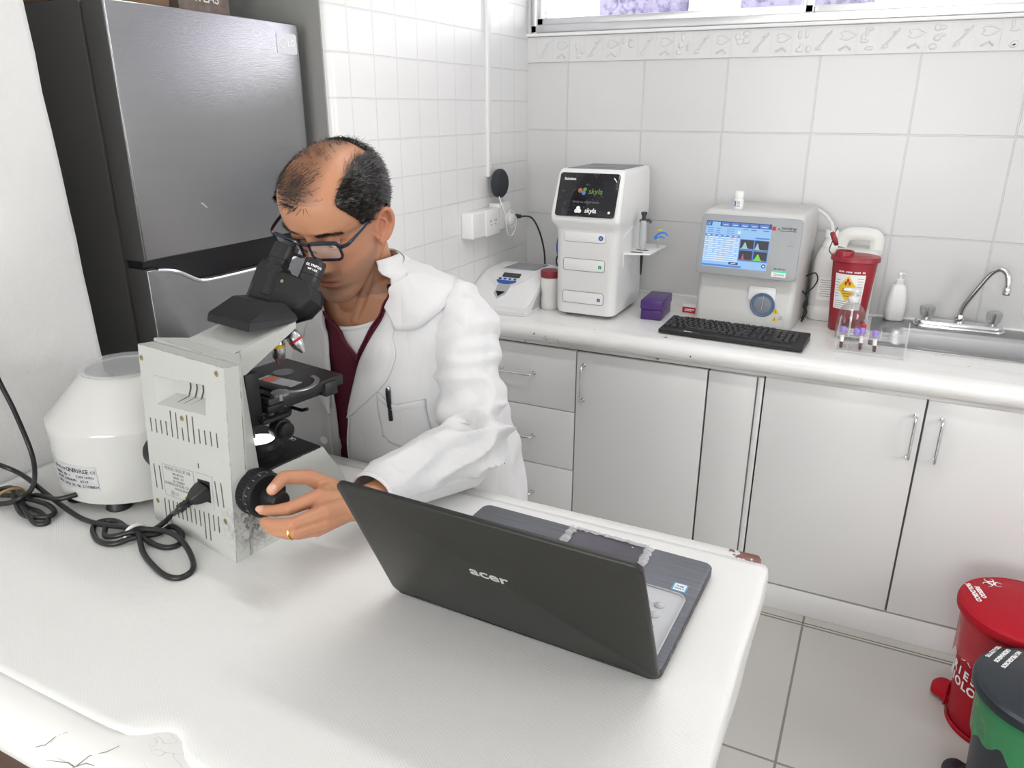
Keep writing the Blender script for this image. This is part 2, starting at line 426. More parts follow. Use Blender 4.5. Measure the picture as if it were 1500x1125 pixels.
# ------------------------------------------------------------------ base cabinets and worktop
YF = 2.333
def bow_handle(parent, x, z, length, vertical, y=0):
    b = MB(); h = length/2; d = .03
    pts = [(-h, .0, 0), (-h, -d*.75, 0), (-h+.012, -d, 0), (0, -d, 0), (h-.012, -d, 0), (h, -d*.75, 0), (h, 0, 0)]
    Mx = T(x, y, z) @ (RY(90) if vertical else I4)
    b.tube(spline(pts, 5), .0042, 10, M=Mx)
    for s in (-1, 1): b.cyl((s*h, 0, 0), (s*h, -.003, 0), .0065, n=14, M=Mx)
    return b.build('handle', M['chrome'], parent)
def front(name, x0, x1, z0, z1, parent, g=.0018):
    b = MB(); b.box(((x0+x1)/2, .009, (z0+z1)/2), (x1-x0-2*g, .018, z1-z0-2*g), bev=.0015)
    return b.build(name, M['cab'], parent)
def carcass(x0, x1, parent, z0=.09, z1=.82):
    b = MB(); b.box(((x0+x1)/2, .30, (z0+z1)/2), (x1-x0-.001, .56, z1-z0)); return b.build('body', M['cab_dark'], parent)
t = thing('drawer_cabinet', 'white base cabinet with a stack of three drawers, left end of the counter', 'cabinet', (0, YF, 0))
carcass(XL+.002, -.889, t)
for z0, z1, hz in ((.586, .815, .712), (.357, .586, .470), (.098, .357, .237)):
    d = front('drawer', XL+.003, -.889, z0, z1, t); bow_handle(d, -1.112, hz, .128, False)
t = thing('base_cabinet', 'white base cabinet with one wide door hinged beside the drawers', 'cabinet', (0, YF, 0))
carcass(-.887, -.438, t); d = front('door', -.888, -.438, .098, .815, t); bow_handle(d, -.860, .705, .128, True)
t = thing('filler_panel', 'narrow white filler panel between the middle door and the sink cabinet', 'panel', (0, YF, 0))
front('panel', -.436, -.284, .098, .815, t)
b = MB(); b.box((-.273, .004, .455), (.017, .018, .72), bev=.003); b.box((-.35, .16, .455), (.165, .28, .72)); b.build('edge_strip', M['cab'], t)
t = thing('sink_cabinet', 'white double door cabinet under the steel sink', 'cabinet', (0, YF, 0))
carcass(-.262, .632, t)
d = front('door', -.262, .1855, .098, .820, t); bow_handle(d, .163, .703, .13, True)
d = front('door', .1875, .632, .098, .820, t); bow_handle(d, .231, .703, .13, True)
t = thing('end_cabinet', 'white base cabinet beyond the sink cabinet, against the right wall', 'cabinet', (0, YF, 0))
carcass(.634, 1.6, t); front('door', .634, 1.10, .098, .82, t); front('door', 1.10, 1.6, .098, .82, t)
b = MB(); b.box((.117, YF+.016, .046), (2.96, .024, .092), bev=.002); struct(b, 'baseboard_back', M['cab'])
# a strip of narrow cut floor tiles runs along the toe kick
b = MB(); b.box((.117, YF-.035, .0008), (2.96, .002, .0016)); struct(b, 'trim_4', M['cab_dark'])

# worktop: painted slab with rolled front edge and a hole for the sink
M['worktop'] = mat('white_painted_worktop', (.80, .80, .79), .22, var=.02, bump=.25, bscale=14, bdetail=5); g = NT(M['worktop'])
tc = g.n('TexCoord'); 
n1 = g.noise(tc.outputs['Object'], 26, 6, .7); n2 = g.noise(tc.outputs['Object'], 3.1, 3)
chip = g.ramp(g.math('MULTIPLY', n1, n2), [(.405, (0, 0, 0)), (.42, (1, 1, 1))])
sp = g.n('SeparateXYZ'); g.l(tc.outputs['Object'], sp.inputs[0])
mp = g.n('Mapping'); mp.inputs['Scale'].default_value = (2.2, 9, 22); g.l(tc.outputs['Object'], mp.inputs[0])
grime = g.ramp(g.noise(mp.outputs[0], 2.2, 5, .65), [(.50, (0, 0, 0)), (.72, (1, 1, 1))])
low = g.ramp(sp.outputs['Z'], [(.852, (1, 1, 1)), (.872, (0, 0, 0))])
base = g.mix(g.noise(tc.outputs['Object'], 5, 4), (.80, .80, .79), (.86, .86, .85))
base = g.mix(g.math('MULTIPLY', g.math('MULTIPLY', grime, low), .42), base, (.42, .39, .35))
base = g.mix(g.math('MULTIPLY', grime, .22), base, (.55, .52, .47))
base = g.mix(chip, base, (.22, .13, .09)); g.l(base, g.b.inputs['Base Color'])
SX0, SX1, SY0, SY1 = .045, .80, 2.575, 2.905
def nose(x):
    w = .002*noise.noise((x*4, 1, 0)); zz = .0015*noise.noise((x*5, 7, 0))
    return [(x, YB, .812), (x, 2.36, .812), (x, 2.343, .818), (x, 2.338+w, .828), (x, 2.326+w, .835), (x, 2.306+w, .842), (x, 2.294+w, .856), (x, 2.290+w, .872), (x, 2.296+w, .887),
            (x, 2.309, .897+zz), (x, 2.335, .8995+zz*.5), (x, SY0, .9), (x, YB, .9)]
b = MB()
def strip(x0, x1, n): b.loft([nose(x0+(x1-x0)*i/n) for i in range(n+1)])
strip(XL, SX0, 48)
def nose_s(x):
    r = nose(x); r[0] = (x, SY0, .812); r[-1] = (x, SY0, .9); r[-2] = (x, SY0-.01, .9); return r
b.loft([nose_s(SX0+(SX1-SX0)*i/24) for i in range(25)])
strip(SX1, 1.61, 24)
b.box(((SX0+SX1)/2, (SY1+YB)/2, .856), (SX1-SX0, YB-SY1, .088))
t = b.build('worktop', M['worktop']); tag(t, 'long white painted stone worktop with a rolled chipped front edge', 'worktop')
# caulked upstand along wall and worktop
b = MB(); b.tube([(XL, YB-.004, .902), (-.6, YB-.004, .903), (.3, YB-.003, .902), (1.6, YB-.004, .902)], .006, 8); struct(b, 'trim_5', M['white_paint'])

# sink
t = thing('sink', 'rectangular stainless steel drop-in sink in the white worktop', 'sink', (0, 0, .9))
b = MB(); cx, cy = (.008+.85)/2, (2.545+2.935)/2
def rr(w, h, r, cx, cy, z): return [(x, y, z) for x, y in rrect(w, h, r, 8, cx, cy)]
bx, by, bw, bh = .425, 2.702, .765, .245
b.loft([rr(.842, .39, .02, cx, cy, .0005), rr(.838, .386, .02, cx, cy, .004), rr(.822, .37, .02, cx, cy, .005), rr(bw+.012, bh+.012, .075, bx, by, .0045), rr(bw, bh, .07, bx, by, .0), rr(bw-.012, bh-.012, .066, bx, by, -.02), rr(bw-.03, bh-.03, .06, bx, by, -.13),
        rr(bw-.06, bh-.06, .05, bx, by, -.15), rr(bw-.12, bh-.12, .03, bx, by, -.154)], cap0=False)
b.build('basin', M['steel'], t)
b = MB(); b.lathe([(.03, 0), (.042, .001), (.04, .004), (.03, .002), (.001, .002)], 24, T(.42, 2.70, -.154)); b.build('drain', M['chrome'], t)
# faucet
M['acrylic'] = clear('clear_acrylic_knob', (.86, .87, .88), .14)
t = thing('faucet', 'chrome two knob kitchen faucet with a tall bent spout behind the sink', 'faucet', (.272, 2.878, .9055))
b = MB(); b.prism(rrect(.262, .056, .027, 8), 0, .022, bev=.008, seg=3)
b.prism(rrect(.275, .064, .031, 8), 0, .007, bev=.003); b.build('base_plate', M['chrome'], t)
b = MB(); b.cyl((0, 0, .02), (0, 0, .047), .016, .0145, n=12, bev=.002)
P = spline([(0, 0, .045), (.004, -.002, .075), (.020, -.008, .115), (.050, -.020, .180), (.066, -.028, .205), (.084, -.037, .214), (.101, -.046, .203), (.108, -.051, .178), (.109, -.052, .155)], 6)
b.tube(P, .0095, 14); b.build('spout', M['chrome'], t)
b = MB(); b.cyl((.109, -.052, .160), (.1095, -.0525, .136), .0125, .0118, n=16, bev=.002); b.build('aerator', M['chrome'], t)
for sx in (-.098, .098):
    b = MB(); b.lathe([(.006, .018), (.014, .02), (.0135, .026), (.021, .032), (.024, .052), (.023, .062), (.016, .066), (.001, .0665)], 10, T(sx, 0, .002)); k = b.build('knob', M['acrylic'], t, ang=20, label='clear acrylic knob')
    b = MB(); b.cyl((sx, 0, .02), (sx, 0, .062), .006, n=12); b.build('stem', M['chrome'], k)
# ------------------------------------------------------------------ table and vinyl cover
ZT = .96
M['slab'] = mat('white_painted_slab', (.68, .68, .66), .28, var=.02, bump=.3, bscale=18, bdetail=6); g = NT(M['slab'])
tc = g.n('TexCoord'); mp = g.n('Mapping'); mp.inputs['Scale'].default_value = (3, 6, 6); g.l(tc.outputs['Object'], mp.inputs[0])
crk = g.n('TexVoronoi', feature='DISTANCE_TO_EDGE'); crk.inputs['Scale'].default_value = 2.2
nz = g.n('TexNoise'); nz.inputs['Scale'].default_value = 5; g.l(mp.outputs[0], nz.inputs['Vector'])
va = g.n('VectorMath', operation='ADD'); g.l(mp.outputs[0], va.inputs[0]); g.l(nz.outputs['Color'], va.inputs[1]); g.l(va.outputs[0], crk.inputs['Vector'])
ck = g.ramp(crk.outputs['Distance'], [(.0, (1, 1, 1)), (.012, (0, 0, 0))])
msk = g.ramp(g.noise(tc.outputs['Object'], 4, 2), [(.57, (0, 0, 0)), (.63, (1, 1, 1))])
base = g.mix(g.noise(tc.outputs['Object'], 7, 4), (.66, .66, .645), (.72, .72, .71))
base = g.mix(g.math('MULTIPLY', g.math('MULTIPLY', ck, msk), .75), base, (.40, .37, .33))
# bare brown chips near the far right corner
vd = g.n('VectorMath', operation='DISTANCE'); g.l(tc.outputs['Object'], vd.inputs[0]); vd.inputs[1].default_value = (-.100, 1.062, .957)
near = g.ramp(vd.outputs['Value'], [(.02, (1, 1, 1)), (.085, (0, 0, 0))])
chip = g.ramp(g.math('MULTIPLY', near, g.noise(tc.outputs['Object'], 75, 4)), [(.40, (0, 0, 0)), (.43, (1, 1, 1))])
g.l(g.mix(chip, base, (.17, .065, .045)), g.b.inputs['Base Color'])
M['brown'] = mat('dark_brown_wood', (.075, .04, .028), .5, var=.25, bump=.3, bscale=12, stretch=(1, 1, 8))
t = thing('work_table', 'waist-high white slab table with brown wooden panels, man seated behind it', 'table')
b = MB(); TX1, TY0, TY1 = -.092, .352, 1.070
def sect(x, e=0):
    y0, y1 = TY0+e, TY1-e
    w = .002*noise.noise((x*6, 3, 0))
    return [(x, y0+.012, .885), (x, y0+.002, .893), (x, y0-.004+w, .906), (x, y0-.006+w, .922), (x, y0+.000, .94), (x, y0+.012, .9535), (x, y0+.03, .9585), (x, y0+.06, .96),
            (x, y1-.03, .96), (x, y1-.008, .9585), (x, y1-.001+w, .953), (x, y1+w, .94), (x, y1, .90), (x, y1-.006, .888), (x, y1-.02, .885)]
xs = [XL+.001+(TX1-.006-XL-.001)*i/50 for i in range(51)]
b.loft([sect(x) for x in xs]+[sect(TX1-.001, .004), sect(TX1, .012)])
def top_z(y): return .9405 if y < TY0 else .9405+.0135*(y-TY0)/.012 if y < TY0+.012 else .954+.005*(y-TY0-.012)/.018
b.mi = 1
for ln in ([(-.752, .350), (-.741, .355), (-.733, .362), (-.723, .371)], [(-.735, .358), (-.729, .366)], [(-.724, .344), (-.699, .352), (-.688, .351), (-.676, .362), (-.660, .371), (-.652, .381)], [(-.690, .349), (-.676, .357), (-.664, .358)]):
    b.tube([(x, y, top_z(y)-.0002) for x, y in ln], [.0003]+[.0006]*(len(ln)-2)+[.0003], 5)
b.build('tabletop', [M['slab'], mat('grimy_crack', (.26, .24, .21), .8)], t, ang=50)
b = MB(); b.box((-.99, .43, .442), (.75, .04, .884), bev=.003); b.build('front_panel', M['brown'], t)
b = MB(); b.box((-1.33, .72, .442), (.06, .50, .884), bev=.003); b.build('side_panel', M['brown'], t)
b = MB(); b.box((-.30, .72, .442), (.06, .50, .884), bev=.003); b.build('side_panel', M['brown'], t)
# vinyl cover
M['vinyl'] = mat('white_textured_vinyl', (.71, .71, .70), .32, var=.012); g = NT(M['vinyl'])
tc = g.n('TexCoord'); mp = g.n('Mapping'); mp.inputs['Rotation'].default_value = (0, 0, .6); g.l(tc.outputs['Object'], mp.inputs[0])
wv = g.n('TexWave', wave_type='BANDS', bands_direction='X'); wv.inputs['Scale'].default_value = 95; g.l(mp.outputs[0], wv.inputs['Vector'])
wv2 = g.n('TexWave', wave_type='BANDS', bands_direction='Y'); wv2.inputs['Scale'].default_value = 95; g.l(mp.outputs[0], wv2.inputs['Vector'])
n1 = g.bump(g.math('MAXIMUM', wv.outputs['Fac'], wv2.outputs['Fac']), .22, .0007)
n1 = g.bump(g.noise(tc.outputs['Object'], 9, 3), .25, .004, n1); g.l(n1, g.b.inputs['Normal'])
b = MB(); nx, ny = 110, 60; rows = []
x0, x1, y0, y1 = -1.364, -.087, .392, 1.032
for j in range(ny+1):
    r = []
    for i in range(nx+8):
        u = min(i/nx, 1); v = j/ny; x = x0+(x1-x0)*u; y = y0+(y1-y0)*v + .003*noise.noise((x*5, v*3, 2))*(1 if j in (0, ny) else .3)
        z = ZT+.0018+.0006*noise.noise((x*9, y*9, 0))
        if i > nx:
            k = i-nx; ang = min(k/3, 1)*PI/2
            x += .008*math.sin(ang)+.0035*noise.noise((y*8, k, 5)); z -= .008*(1-math.cos(ang))+max(0, k-3)*.011
        if v < .25 and i <= nx: y += .026*math.exp(-((x+.612)/.032)**2)*(1-v/.25)**3
        if v < .03 and x > -.66:                    # slack near corner dips over the slab edge
            z -= .004*(1-v/.03)
        r.append((x, y, z))
    rows.append(r)
b.loft(rows, closed=False)
o = b.build('vinyl_cover', M['vinyl'], ang=80); tag(o, 'white textured vinyl cover spread over the work table and hanging over its right side', 'table cover')
sm = o.modifiers.new('thick', 'SOLIDIFY'); sm.thickness = .0016; sm.offset = 1

# ------------------------------------------------------------------ refrigerator in the alcove
FX, FY0, FY1, FZ = -1.422, 1.114, 1.668, 1.803
M['fsteel'] = mat('brushed_steel_door', (.33, .33, .335), .27, 1, var=.04, vscale=3, bump=.10, bscale=60, stretch=(1, 1, 22), aniso=.4)
M['fside'] = mat('dark_grey_fridge_side', (.085, .084, .082), .45, var=.05, bump=.05)
t = thing('refrigerator', 'tall stainless steel two door refrigerator standing in the alcove behind the man', 'refrigerator')
b = MB(); b.box(((-2.02-1.492)/2, (FY0+FY1)/2, (FZ+.03)/2), (.528, FY1-FY0+.006, FZ-.03), bev=.006); b.build('cabinet', M['fside'], t)
for s in (FY0+.08, FY1-.08):
    for xx in (-1.95, -1.55):
        b = MB(); b.cyl((xx, s, 0), (xx, s, .035), .02, n=12); b.build('foot', M['black'], t)
def door(poly, name):
    b = MB(); Mx = basis(V(-1.486, 0, 0), V(0, 1, 0), V(0, 0, 1), V(1, 0, 0))
    d = -1.486-FX; d = -d
    b.prism(poly, 0, d-.006, M=Mx); 
    b.mi = 1; b.prism(poly, d-.006, d, M=Mx, bev=.004, seg=3)
    return b.build(name, [M['fside'], M['fsteel']], t, ang=50)
up = door([(FY0, 1.287), (FY1, 1.287), (FY1, FZ-.002), (FY0, FZ-.002)], 'freezer_door')
dip = [(1.640, 1.262), (1.615, 1.250), (1.585, 1.228), (1.55, 1.2215), (1.45, 1.219), (1.327, 1.219), (1.27, 1.221), (1.244, 1.227), (1.220, 1.240), (1.194, 1.254), (1.165, 1.263), (1.140, 1.267)]
lo = door([(FY0, .07), (FY1, .07), (FY1, 1.268)]+dip+[(FY0, 1.268)], 'fridge_door')
b = MB(); b.tube(spline([(FX-.001, y, z-.003) for y, z in dip], 4), .0052, 8); b.build('handle_lip', M['chrome'], lo)
b = MB(); b.box((-1.463, (FY0+FY1)/2, 1.252), (.045, FY1-FY0-.01, .068)); b.build('handle_recess', M['blackgloss'], t)
b = MB(); Mx = basis(V(FX, 0, 0), V(0, 1, 0), V(0, 0, 1), V(1, 0, 0))
M['badge'] = mat('pale_badge_sticker', (.62, .63, .65), .35, .4)
b.prism(rrect(.072, .048, .006, 4, 1.622, 1.752), 0, .0008, M=Mx); b.mi = 1
b.tube([(1.606+.0115*math.cos(a), 1.753+.0115*math.sin(a), .001) for a in [2*PI*i/24 for i in range(24)]], .0011, 5, closed=True, M=Mx)
b.tube([(1.604, 1.759, .001), (1.604, 1.748, .001), (1.609, 1.748, .001)], .0009, 5, M=Mx); b.text('LG', .021, Mx @ T(1.637, 1.753, .0009), bold=.0004)
b.build('badge', [M['badge'], M['whiteprint']], up)
# little scratches/chips on the door edge
b = MB(); b.mi = 0
b.tube([(FX+.0003, 1.285, 1.395), (FX+.0003, 1.292, 1.390), (FX+.0003, 1.300, 1.383)], .0009, 5)
b.build('scratch', M['whiteprint'], up)
# things on top of the refrigerator
M['carton'] = mat('patterned_carton', (.22, .17, .15), .6, var=.8, vscale=45)
t = thing('carton', 'small dark patterned carton lying on top of the refrigerator', 'box', (-1.60, 1.49, FZ+.001), 4)
b = MB(); b.box((0, 0, .045), (.10, .17, .09), bev=.002); b.build('box', M['carton'], t)
b = MB(); b.text('ATLAS', .034, basis(V(.0502, 0, .045), V(0, 1, 0), V(0, 0, 1), V(1, 0, 0))); b.build('lettering', M['whiteprint'], t)
t = thing('cardboard_tray', 'flat brown cardboard tray on the left end of the refrigerator top', 'tray', (-1.74, 1.24, FZ+.001), -2)
M['cardboard'] = mat('brown_cardboard', (.20, .12, .07), .7, var=.2, vscale=12)
b = MB(); b.box((0, 0, .006), (.46, .23, .012)); b.build('base', M['cardboard'], t)
for cx_, cy_, sx_, sy_ in ((0, -.112, .46, .006), (0, .112, .46, .006), (.227, 0, .006, .218), (-.227, 0, .006, .218)):
    b = MB(); b.box((cx_, cy_, .035), (sx_, sy_, .046)); b.build('side', M['cardboard'], t)

# ------------------------------------------------------------------ left wall fittings
b = MB(); b.box((XL+.0065, 2.594, 1.98), (.013, .026, 1.24), bev=.002); o = b.build('cable_raceway', M['white_pl']); tag(o, 'white plastic cable raceway running up the tiled wall', 'raceway')
t = thing('smart_speaker', 'dark grey fabric puck speaker hung on the tiled wall above the socket', 'speaker', (XL+.016, 2.632, 1.334))
M['fabric'] = mat('charcoal_fabric', (.035, .038, .045), .9, bump=.5, bscale=500)
Mx = RY(90)
b = MB(); b.lathe([(.001, .036), (.03, .0355), (.045, .032), (.052, .025), (.0535, .017), (.052, .010)], 40, Mx); b.build('grille', M['fabric'], t)
b = MB(); b.lathe([(.0525, .0105), (.05, .004), (.044, 0), (.001, 0)], 40, Mx); b.build('base', M['darkgrey'], t)
b = MB(); b.box((-.008, 0, 0), (.015, .03, .05), bev=.002); b.build('wall_mount', M['white_pl'], t)
t = thing('socket_box', 'white surface socket box with a twin outlet on the tiled wall', 'socket', (XL, 2.49, 1.203))
b = MB(); b.box((.0245, -.002, 0), (.049, .205, .094), bev=.007, seg=3); b.build('back_box', M['white_pl'], t)
b = MB(); b.box((.051, .045, 0), (.006, .108, .096), bev=.0025); b.mi = 1; Mx = basis(V(.0541, 0, 0), V(0, 1, 0), V(0, 0, 1), V(1, 0, 0))
for cy in (.027, .064):
    for dx, dz, h in ((-.006, .006, .009), (.006, .006, .009)): b.box((cy+dx, dz, 0), (.0022, h, .0006), M=Mx)
    b.cyl((cy, -.008, 0), (cy, -.008, .0004), .003, n=10, M=Mx)
b.build('face_plate', [M['white_pl'], M['print']], t)
t = thing('junction_box', 'white blank wall box right of the twin outlet, with a coiled white cable on it', 'socket', (XL, 2.648, 1.213))
b = MB(); b.box((.022, 0, 0), (.044, .095, .098), bev=.006, seg=3); b.build('back_box', M['white_pl'], t)
b = MB(); b.box((.047, 0, 0), (.006, .088, .09), bev=.0025); b.build('face_plate', M['white_pl'], t)
t = thing('speaker_power_adapter', 'round white power adapter with its white cable wound up below the speaker', 'adapter', (XL+.05, 2.655, 1.20))
Mx = RY(90) @ T(0, 0, .001)
b = MB(); b.lathe([(.001, .030), (.015, .029), (.022, .025), (.024, .018), (.024, .004), (.022, 0), (.001, 0)], 28, Mx); b.build('body', M['white_pl'], t)
b = MB()
P = [(-.030, -.025, .145), (-.010, -.045, .09), (.012, -.052, .045), (.018, -.03, .0), (.02, .0, -.032), (.022, .025, -.02), (.028, .012, .02), (.026, -.02, .035), (.02, -.042, .0), (.02, -.03, -.05), (.022, -.002, -.062), (.024, .022, -.045), (.036, .014, -.004), (.038, .0, .01)]
b.tube(spline(P, 7), .0022, 7); b.build('cable', M['white_pl'], t)
t = thing('black_power_cord', 'black power cord hanging from the wall socket to the small white centrifuge', 'cord', (XL+.05, 2.70, 1.205))
b = MB(); b.cyl((.0, -.005, .0), (.036, .012, .0), .012, .007, n=12, bev=.002); b.build('plug', M['black'], t)
b = MB(); P = [(.034, .012, 0), (.07, .03, -.005), (.10, .035, -.05), (.125, .03, -.12), (.135, .02, -.19), (.13, .0, -.245), (.13, -.04, -.275)]
b.tube(spline(P, 8), .0035, 8); b.build('cable', M['black'], t)
# ------------------------------------------------------------------ things on the worktop
ZW = .9008
FR = lambda y, x=0, z=0: basis(V(x, y, z), V(1, 0, 0), V(0, 0, 1), V(0, -1, 0))     # local xy plane facing -y (front)
M['labelwhite'] = mat('white_label', (.82, .82, .80), .45)
M['blueprint'] = mat('blue_print', (.03, .10, .36), .5)
M['green'] = mat('green_print', (.02, .32, .16), .5)
M['yellow'] = mat('yellow_print', (.75, .55, .03), .5)
M['redprint'] = mat('red_print', (.48, .02, .04), .45)
M['lightgrey'] = mat('light_grey_plastic', (.42, .43, .44), .4)
M['midgrey'] = mat('mid_grey_plastic', (.2, .205, .21), .45)

# --- microhematocrit centrifuge (wedge shaped)
t = thing('microcentrifuge', 'small white wedge shaped bench centrifuge with a grey display, in the counter corner', 'centrifuge', (-1.235, 2.375, ZW), 2)
def mc(x0, x1, ins=0):
    return [(2*x0, 0, 0)]
b = MB()
prof = [(.0, .006), (-.004, .012), (-.002, .030), (.030, .044), (.075, .066), (.12, .092), (.16, .112), (.20, .122), (.34, .124), (.345, .115), (.345, .0), (.0, 0)]
def sec(x, k): return [(x, y*(1)+k*.012*(z > .04), z*(1-k*.12) if z > .03 else z) for y, z in prof]
b.loft([sec(-.128, 1), sec(-.118, .4), sec(-.10, 0), sec(.10, 0), sec(.118, .4), sec(.128, 1)]); b.build('housing', M['white_pl'], t, ang=30)
nrm = V(0, -.5, .87).normalized()
def onslope(x, y, dz=.001):
    for (ya, za), (yb, zb) in zip(prof, prof[1:]):
        if ya <= y <= yb and yb > ya: return V(x, y, za+(zb-za)*(y-ya)/(yb-ya)+dz)
def patch(poly, m, name, lift=.001, lab=None, par=None, th=.0015):
    b = MB(); n = len(poly)
    top = [onslope(x, y, lift+th) for x, y in poly]; bot = [onslope(x, y, lift-.002) for x, y in poly]
    b.loft([bot, top]); return b.build(name, m, par or t, lab)
P = [(.0+.083*math.cos(a), .165+.075*math.sin(a)) for a in [PI+PI*i/24 for i in range(25)]]+[(.083, .27), (-.083, .27)]
pan = patch([(x, max(y, .01)) for x, y in P], M['white_pl'], 'control_panel', .0012)
patch(rrect(.07, .020, .002, 3, .008, .152), M['darkgrey'], 'display', .003, par=pan)
P = [(.04*math.cos(a), .122+.018*math.sin(a)) for a in [PI+PI*i/16 for i in range(17)]]
patch(P, M['blueprint'], 'key_pad', .003, 'blue keypad', par=pan)
for k in range(4): patch(rrect(.012, .006, .002, 3, -.03+.02*k, .130), M['blueprint'], 'key', .0035, par=pan)
patch([(-.026, .108), (-.022, .060), (.0, .034), (.022, .060), (.026, .108)], M['lightgrey'], 'latch', .002)
patch([(-.018, .066), (.0, .042), (.018, .066)], M['blackgloss'], 'latch_button', .0045)
M['smoke'] = mat('smoky_window', (.28, .29, .33), .2, alpha=1)
patch([(-.05, .21), (.075, .21), (.09, .32), (-.035, .32)], M['smoke'], 'lid_window', .002, 'smoky grey lid window')
b = MB(); b.mi = 0
b.loft([[(.1285, .06, .008), (.1285, .335, .008), (.1285, .335, .085), (.1285, .17, .08), (.1285, .10, .045)], [(.1300, .06, .008), (.1300, .335, .008), (.1300, .335, .085), (.1300, .17, .08), (.1300, .10, .045)]])
b.build('side_panel', M['lightgrey'], t)
# --- jar
t = thing('cotton_jar', 'clear jar of white cotton with a dark red screw lid beside the chemistry analyser', 'jar', (-1.078, 2.535, ZW))
M['jarwall'] = mat('frosted_jar', (.80, .80, .79), .25, bump=.5, bscale=70)
b = MB(); b.lathe([(.001, 0), (.030, 0), (.034, .006), (.035, .03), (.032, .055), (.035, .08), (.036, .105), (.032, .118), (.030, .122), (.001, .122)], 28); b.build('body', M['jarwall'], t)
M['redlid'] = mat('dark_red_plastic', (.25, .025, .04), .4)
b = MB(); b.lathe([(.034, .118), (.0365, .120), (.0365, .140), (.035, .143), (.001, .1435)], 28); b.build('lid', M['redlid'], t)
# --- power strip clutter behind the jar
t = thing('adapter_cable', 'black adapter with tangled black cables behind the red lidded jar', 'cable', (-1.09, 2.74, ZW))
b = MB(); b.box((.03, 0, .155), (.05, .04, .03), bev=.004); b.box((.035, .02, .185), (.05, .02, .018), bev=.003); b.build('adapter', M['black'], t)
b = MB(); b.tube(spline([(.01, 0, .155), (-.03, -.01, .17), (-.045, -.015, .14), (-.03, -.01, .11), (.01, .0, .115), (.04, .01, .135)], 7), .0032, 7)
b.tube(spline([(.05, .02, .16), (.02, .02, .08), (.05, .03, .03), (.09, .03, .005)], 7), .0032, 7); b.build('cable', M['black'], t)

# --- chemistry analyser
t = thing('chemistry_analyzer', 'tall white chemistry analyser with a tilted black touchscreen and three front hatches', 'analyzer', (-.914, 2.45, ZW))
b = MB()
def ring(z, w0, w1, y0, y1, r, cx=0): return [(x, y, z) for x, y in rrect(w1-w0, y1-y0, r, 6, (w0+w1)/2, (y0+y1)/2)]
b.loft([ring(.012, -.098, .100, .012, .315, .028), ring(.016, -.106, .108, .003, .322, .032), ring(.03, -.110, .112, .0, .325, .034), ring(.30, -.112, .116, -.002, .328, .03), ring(.318, -.114, .118, -.008, .328, .026),
        ring(.335, -.121, .124, -.024, .328, .016), ring(.35, -.122, .125, -.028, .328, .014), ring(.365, -.122, .125, -.026, .328, .013), ring(.49, -.116, .120, .022, .326, .013), ring(.503, -.112, .117, .030, .324, .013), ring(.508, -.106, .112, .036, .320, .012)])
b.build('housing', M['white_pl'], t, ang=45)
for sx in (-.07, .075):
    for sy in (.05, .27):
        b = MB(); b.cyl((sx, sy, 0), (sx, sy, .014), .014, n=14); b.build('foot', M['midgrey'], t)
# tilted screen
tl = math.degrees(math.atan2(.048, .125)); ux = V(1, 0, 0); uy = V(0, .048, .125).normalized(); un = ux.cross(uy)
SM = basis(V(.002, -.0035, .427), ux, uy, un)
M['scrblack'] = mat('black_touchscreen', (.012, .012, .016), .12, coat=.3); g = NT(M['scrblack'])
tc = g.n('TexCoord'); vo = g.n('TexVoronoi'); vo.inputs['Scale'].default_value = 95; g.l(tc.outputs['Object'], vo.inputs['Vector'])
sp_ = g.ramp(g.math('MULTIPLY', g.math('SUBTRACT', 1.0, vo.outputs['Distance']), g.noise(tc.outputs['Object'], 30, 3)), [(.38, (.006, .006, .009)), (.62, (.075, .075, .09))])
g.l(sp_, g.b.inputs['Base Color'])
b = MB(); b.prism(rrect(.212, .148, .010, 5), 0, .003, M=SM, bev=.0015); sc = b.build('touchscreen', M['scrblack'], t)
L = SM @ T(0, 0, .0031)
b = MB(); b.text('Solution', .0125, L @ T(-.068, .052, 0), bold=.0003); b.text('skyla', .021, L @ T(.020, -.053, 0), bold=.0005, shear=.15)
for a in (90, 210, 330): b.sphere((0, 0, 0), .0072, 6, M=L @ T(-.024+.0062*math.cos(math.radians(a)), -.052+.0062*math.sin(math.radians(a)), 0), sc=(1, 1, .1))
b.cyl((0, 0, 0), (0, 0, .0005), .0045, n=14, M=L @ T(.086, -.056, 0)); b.prism([(-.006, .012), (-.002, .012), (.008, .0), (.008, -.004)], 0, .0004, M=L @ T(.090, .048, 0))
b.build('lettering', M['whiteprint'], sc)
def emi(n, c, s): return mat(n, (.01, .01, .01), .4, emit=c, estr=s)
M['e_green'] = emi('lit_green', (.30, .55, .12), .5); M['e_orange'] = emi('lit_orange', (.75, .28, .12), .5); M['e_blue'] = emi('lit_blue', (.12, .4, .8), .55); M['e_grey'] = emi('lit_grey', (.5, .5, .55), .35)
b = MB(); b.text('skyla', .026, L @ T(.028, .012, 0), shear=.15); b.mi = 1; b.cyl((0, 0, 0), (0, 0, .0005), .008, n=14, M=L @ T(-.026, .014, 0)); b.mi = 2; b.cyl((0, 0, 0), (0, 0, .0006), .007, n=14, M=L @ T(-.013, .006, 0))
b.mi = 0; b.cyl((0, 0, 0), (0, 0, .0005), .0065, n=14, M=L @ T(-.010, .018, 0)); b.mi = 3; b.text('Inicie su experiencia', .0115, L @ T(0, -.024, 0)); b.build('screen_image', [M['e_green'], M['e_orange'], M['e_blue'], M['e_grey']], sc)
b = MB(); b.prism(rrect(.20, .255, .012, 5, .003, .18), .5035, .5090, bev=.001); b.build('top_tray', M['midgrey'], t)
